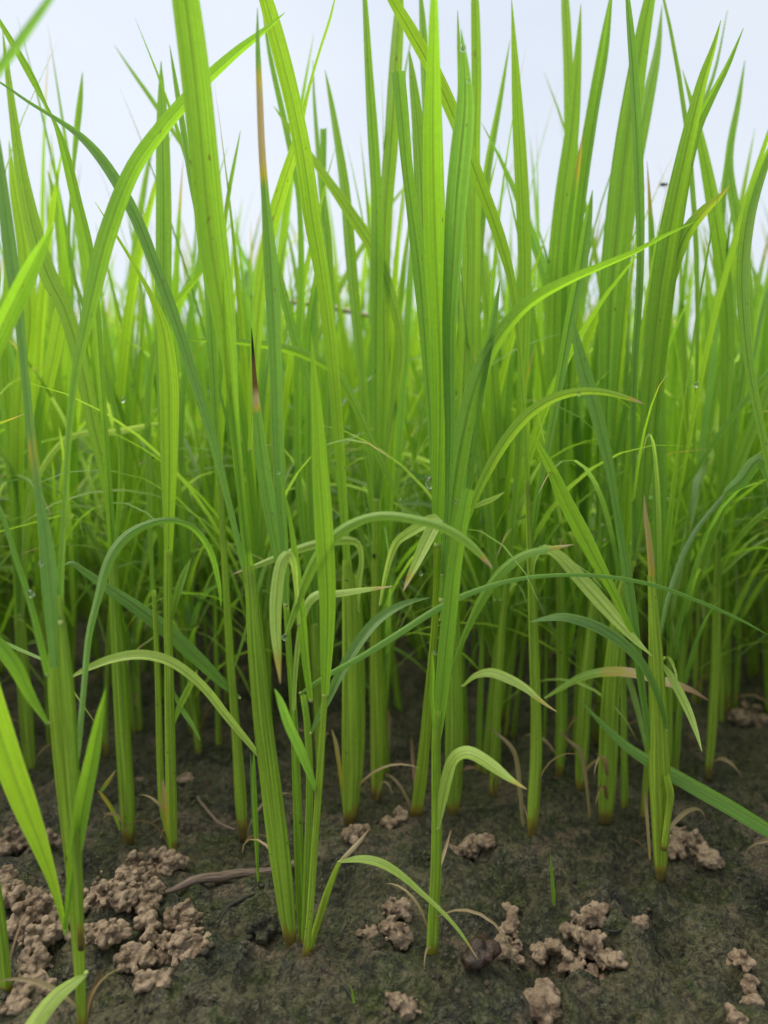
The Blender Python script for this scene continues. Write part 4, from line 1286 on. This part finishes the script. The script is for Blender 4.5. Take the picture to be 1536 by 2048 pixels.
# a dry stalk caught across the blades
A = catmull(np.array(traced('556,604,7 600,606,9 640,612,10 690,622,10 752,634,7')), 24)
C = at(A[:, 0], A[:, 1], np.linspace(0.62, 0.72, 24))
V, Fq, uv = tube(C, A[:, 2] * 0.66 / F_PX / 2, 0.8, 8, 0.1, 0.5, np.array([0.0, 0, 1.0]))
o = obj('straw', mesh_of('straw', V - C[0], Fq, uv), M_STRAW)
o.location = C[0]
tag(o, 'dry tan straw stalk caught level across the blades', 'straw')

# ================================================================== DEW DROPS AND FLIES
SA = np.array(SAMPLES)


def depth_near(px, py):
    d = (SA[:, 0] - px) ** 2 + (SA[:, 1] - py) ** 2
    near = np.argsort(d)[:6]
    near = near[d[near] < max(d[near[0]] * 2.0, 150)]
    return float(SA[near, 2].min())


def dew(px, py, r_px, label):
    Y = depth_near(px, py) - 0.0015
    p = at(np.array(px), np.array(py), np.array(Y))
    rr = r_px * Y / F_PX
    v, f = ICO2
    w = v * rr * np.array([1, 0.85, 1.12])
    w[:, 2] += 0.12 * rr * (v[:, 2] > 0.5)
    o = obj('dew_drop', mesh_of('dew_drop', w, f), M_WATER)
    o.location = p
    tag(o, label, 'dew drop', 'dew drops on the leaves')


for px, py, rr, lb in [
        (861, 967, 11, 'large dew drop on the left edge of the broad centre blade'),
        (81, 1128, 5, 'bright dew drop left of the near left stem'),
        (62, 1188, 7, 'dew drop on the blurred stem behind the near left plant'),
        (926, 97, 6, 'dew drop near the tip of the blue-green centre blade'),
        (937, 162, 4, 'small dew drop on the right edge of the blue-green centre blade'),
        (568, 1275, 6, 'dew drop beside the hanging pale leaf'),
        (543, 1030, 5, 'dew drop on the blackened blue-green leaf'),
        (557, 944, 4, 'tiny dew drop at the fine tip beside the dark leaf'),
        (1392, 770, 5, 'dew drop hanging from a level leaf at right'),
        (842, 1148, 4, 'dew drop under the folded pale leaf'),
        (246, 800, 5, 'dew drop in the blurred blades behind the left arch'),
        (1158, 789, 4, 'dew drop under the yellow arched leaf'),
        (748, 1112, 4, 'dew drop in the blades left of the folded pale leaf'),
        (914, 1004, 5, 'dew drop right of the broad centre blade'),
        (870, 1306, 4, 'dew drop at the collar of the slim front plant')]:
    dew(px, py, rr, lb)


def fly(px, py, s_px, Y, label):
    p = at(np.array(px), np.array(py), np.array(Y))
    s = s_px * Y / F_PX
    root = empty('fly', p, label, 'fly', 'small black flies')
    v, f = ICO2
    obj('body', mesh_of('body', np.concatenate([v * s * np.array([0.5, 0.26, 0.24]), v * s * 0.2 + np.array([0.55 * s, 0, 0.03 * s])]), np.concatenate([f, f + len(v)])), M_FLY, root)
    for sg in (-1, 1):
        wv = np.array([[0.1, 0, 0.2], [-0.5, 0.28 * sg, 0.3], [-1.0, 0.22 * sg, 0.26], [-0.6, 0.02 * sg, 0.22]]) * s
        obj('wing', mesh_of('wing', wv, [[0, 1, 2, 3]]), M_WING, root)
    for k in (-0.25, 0.1, 0.4):
        for sg in (-1, 1):
            C = np.array([[k, 0.1 * sg, -0.1], [k * 1.3, 0.45 * sg, 0.0], [k * 1.6, 0.55 * sg, -0.38]]) * s
            V, Fq, uv = tube(C, np.full(3, 0.035 * s), 1.0, 5, 0)
            obj('leg', mesh_of('leg', V, Fq, uv), M_FLY, root)


fly(1326, 369, 13, 0.57, 'small black fly among the blades at upper right')
fly(303, 914, 10, 0.56, 'tiny black fly in the blurred blades left of the clump')
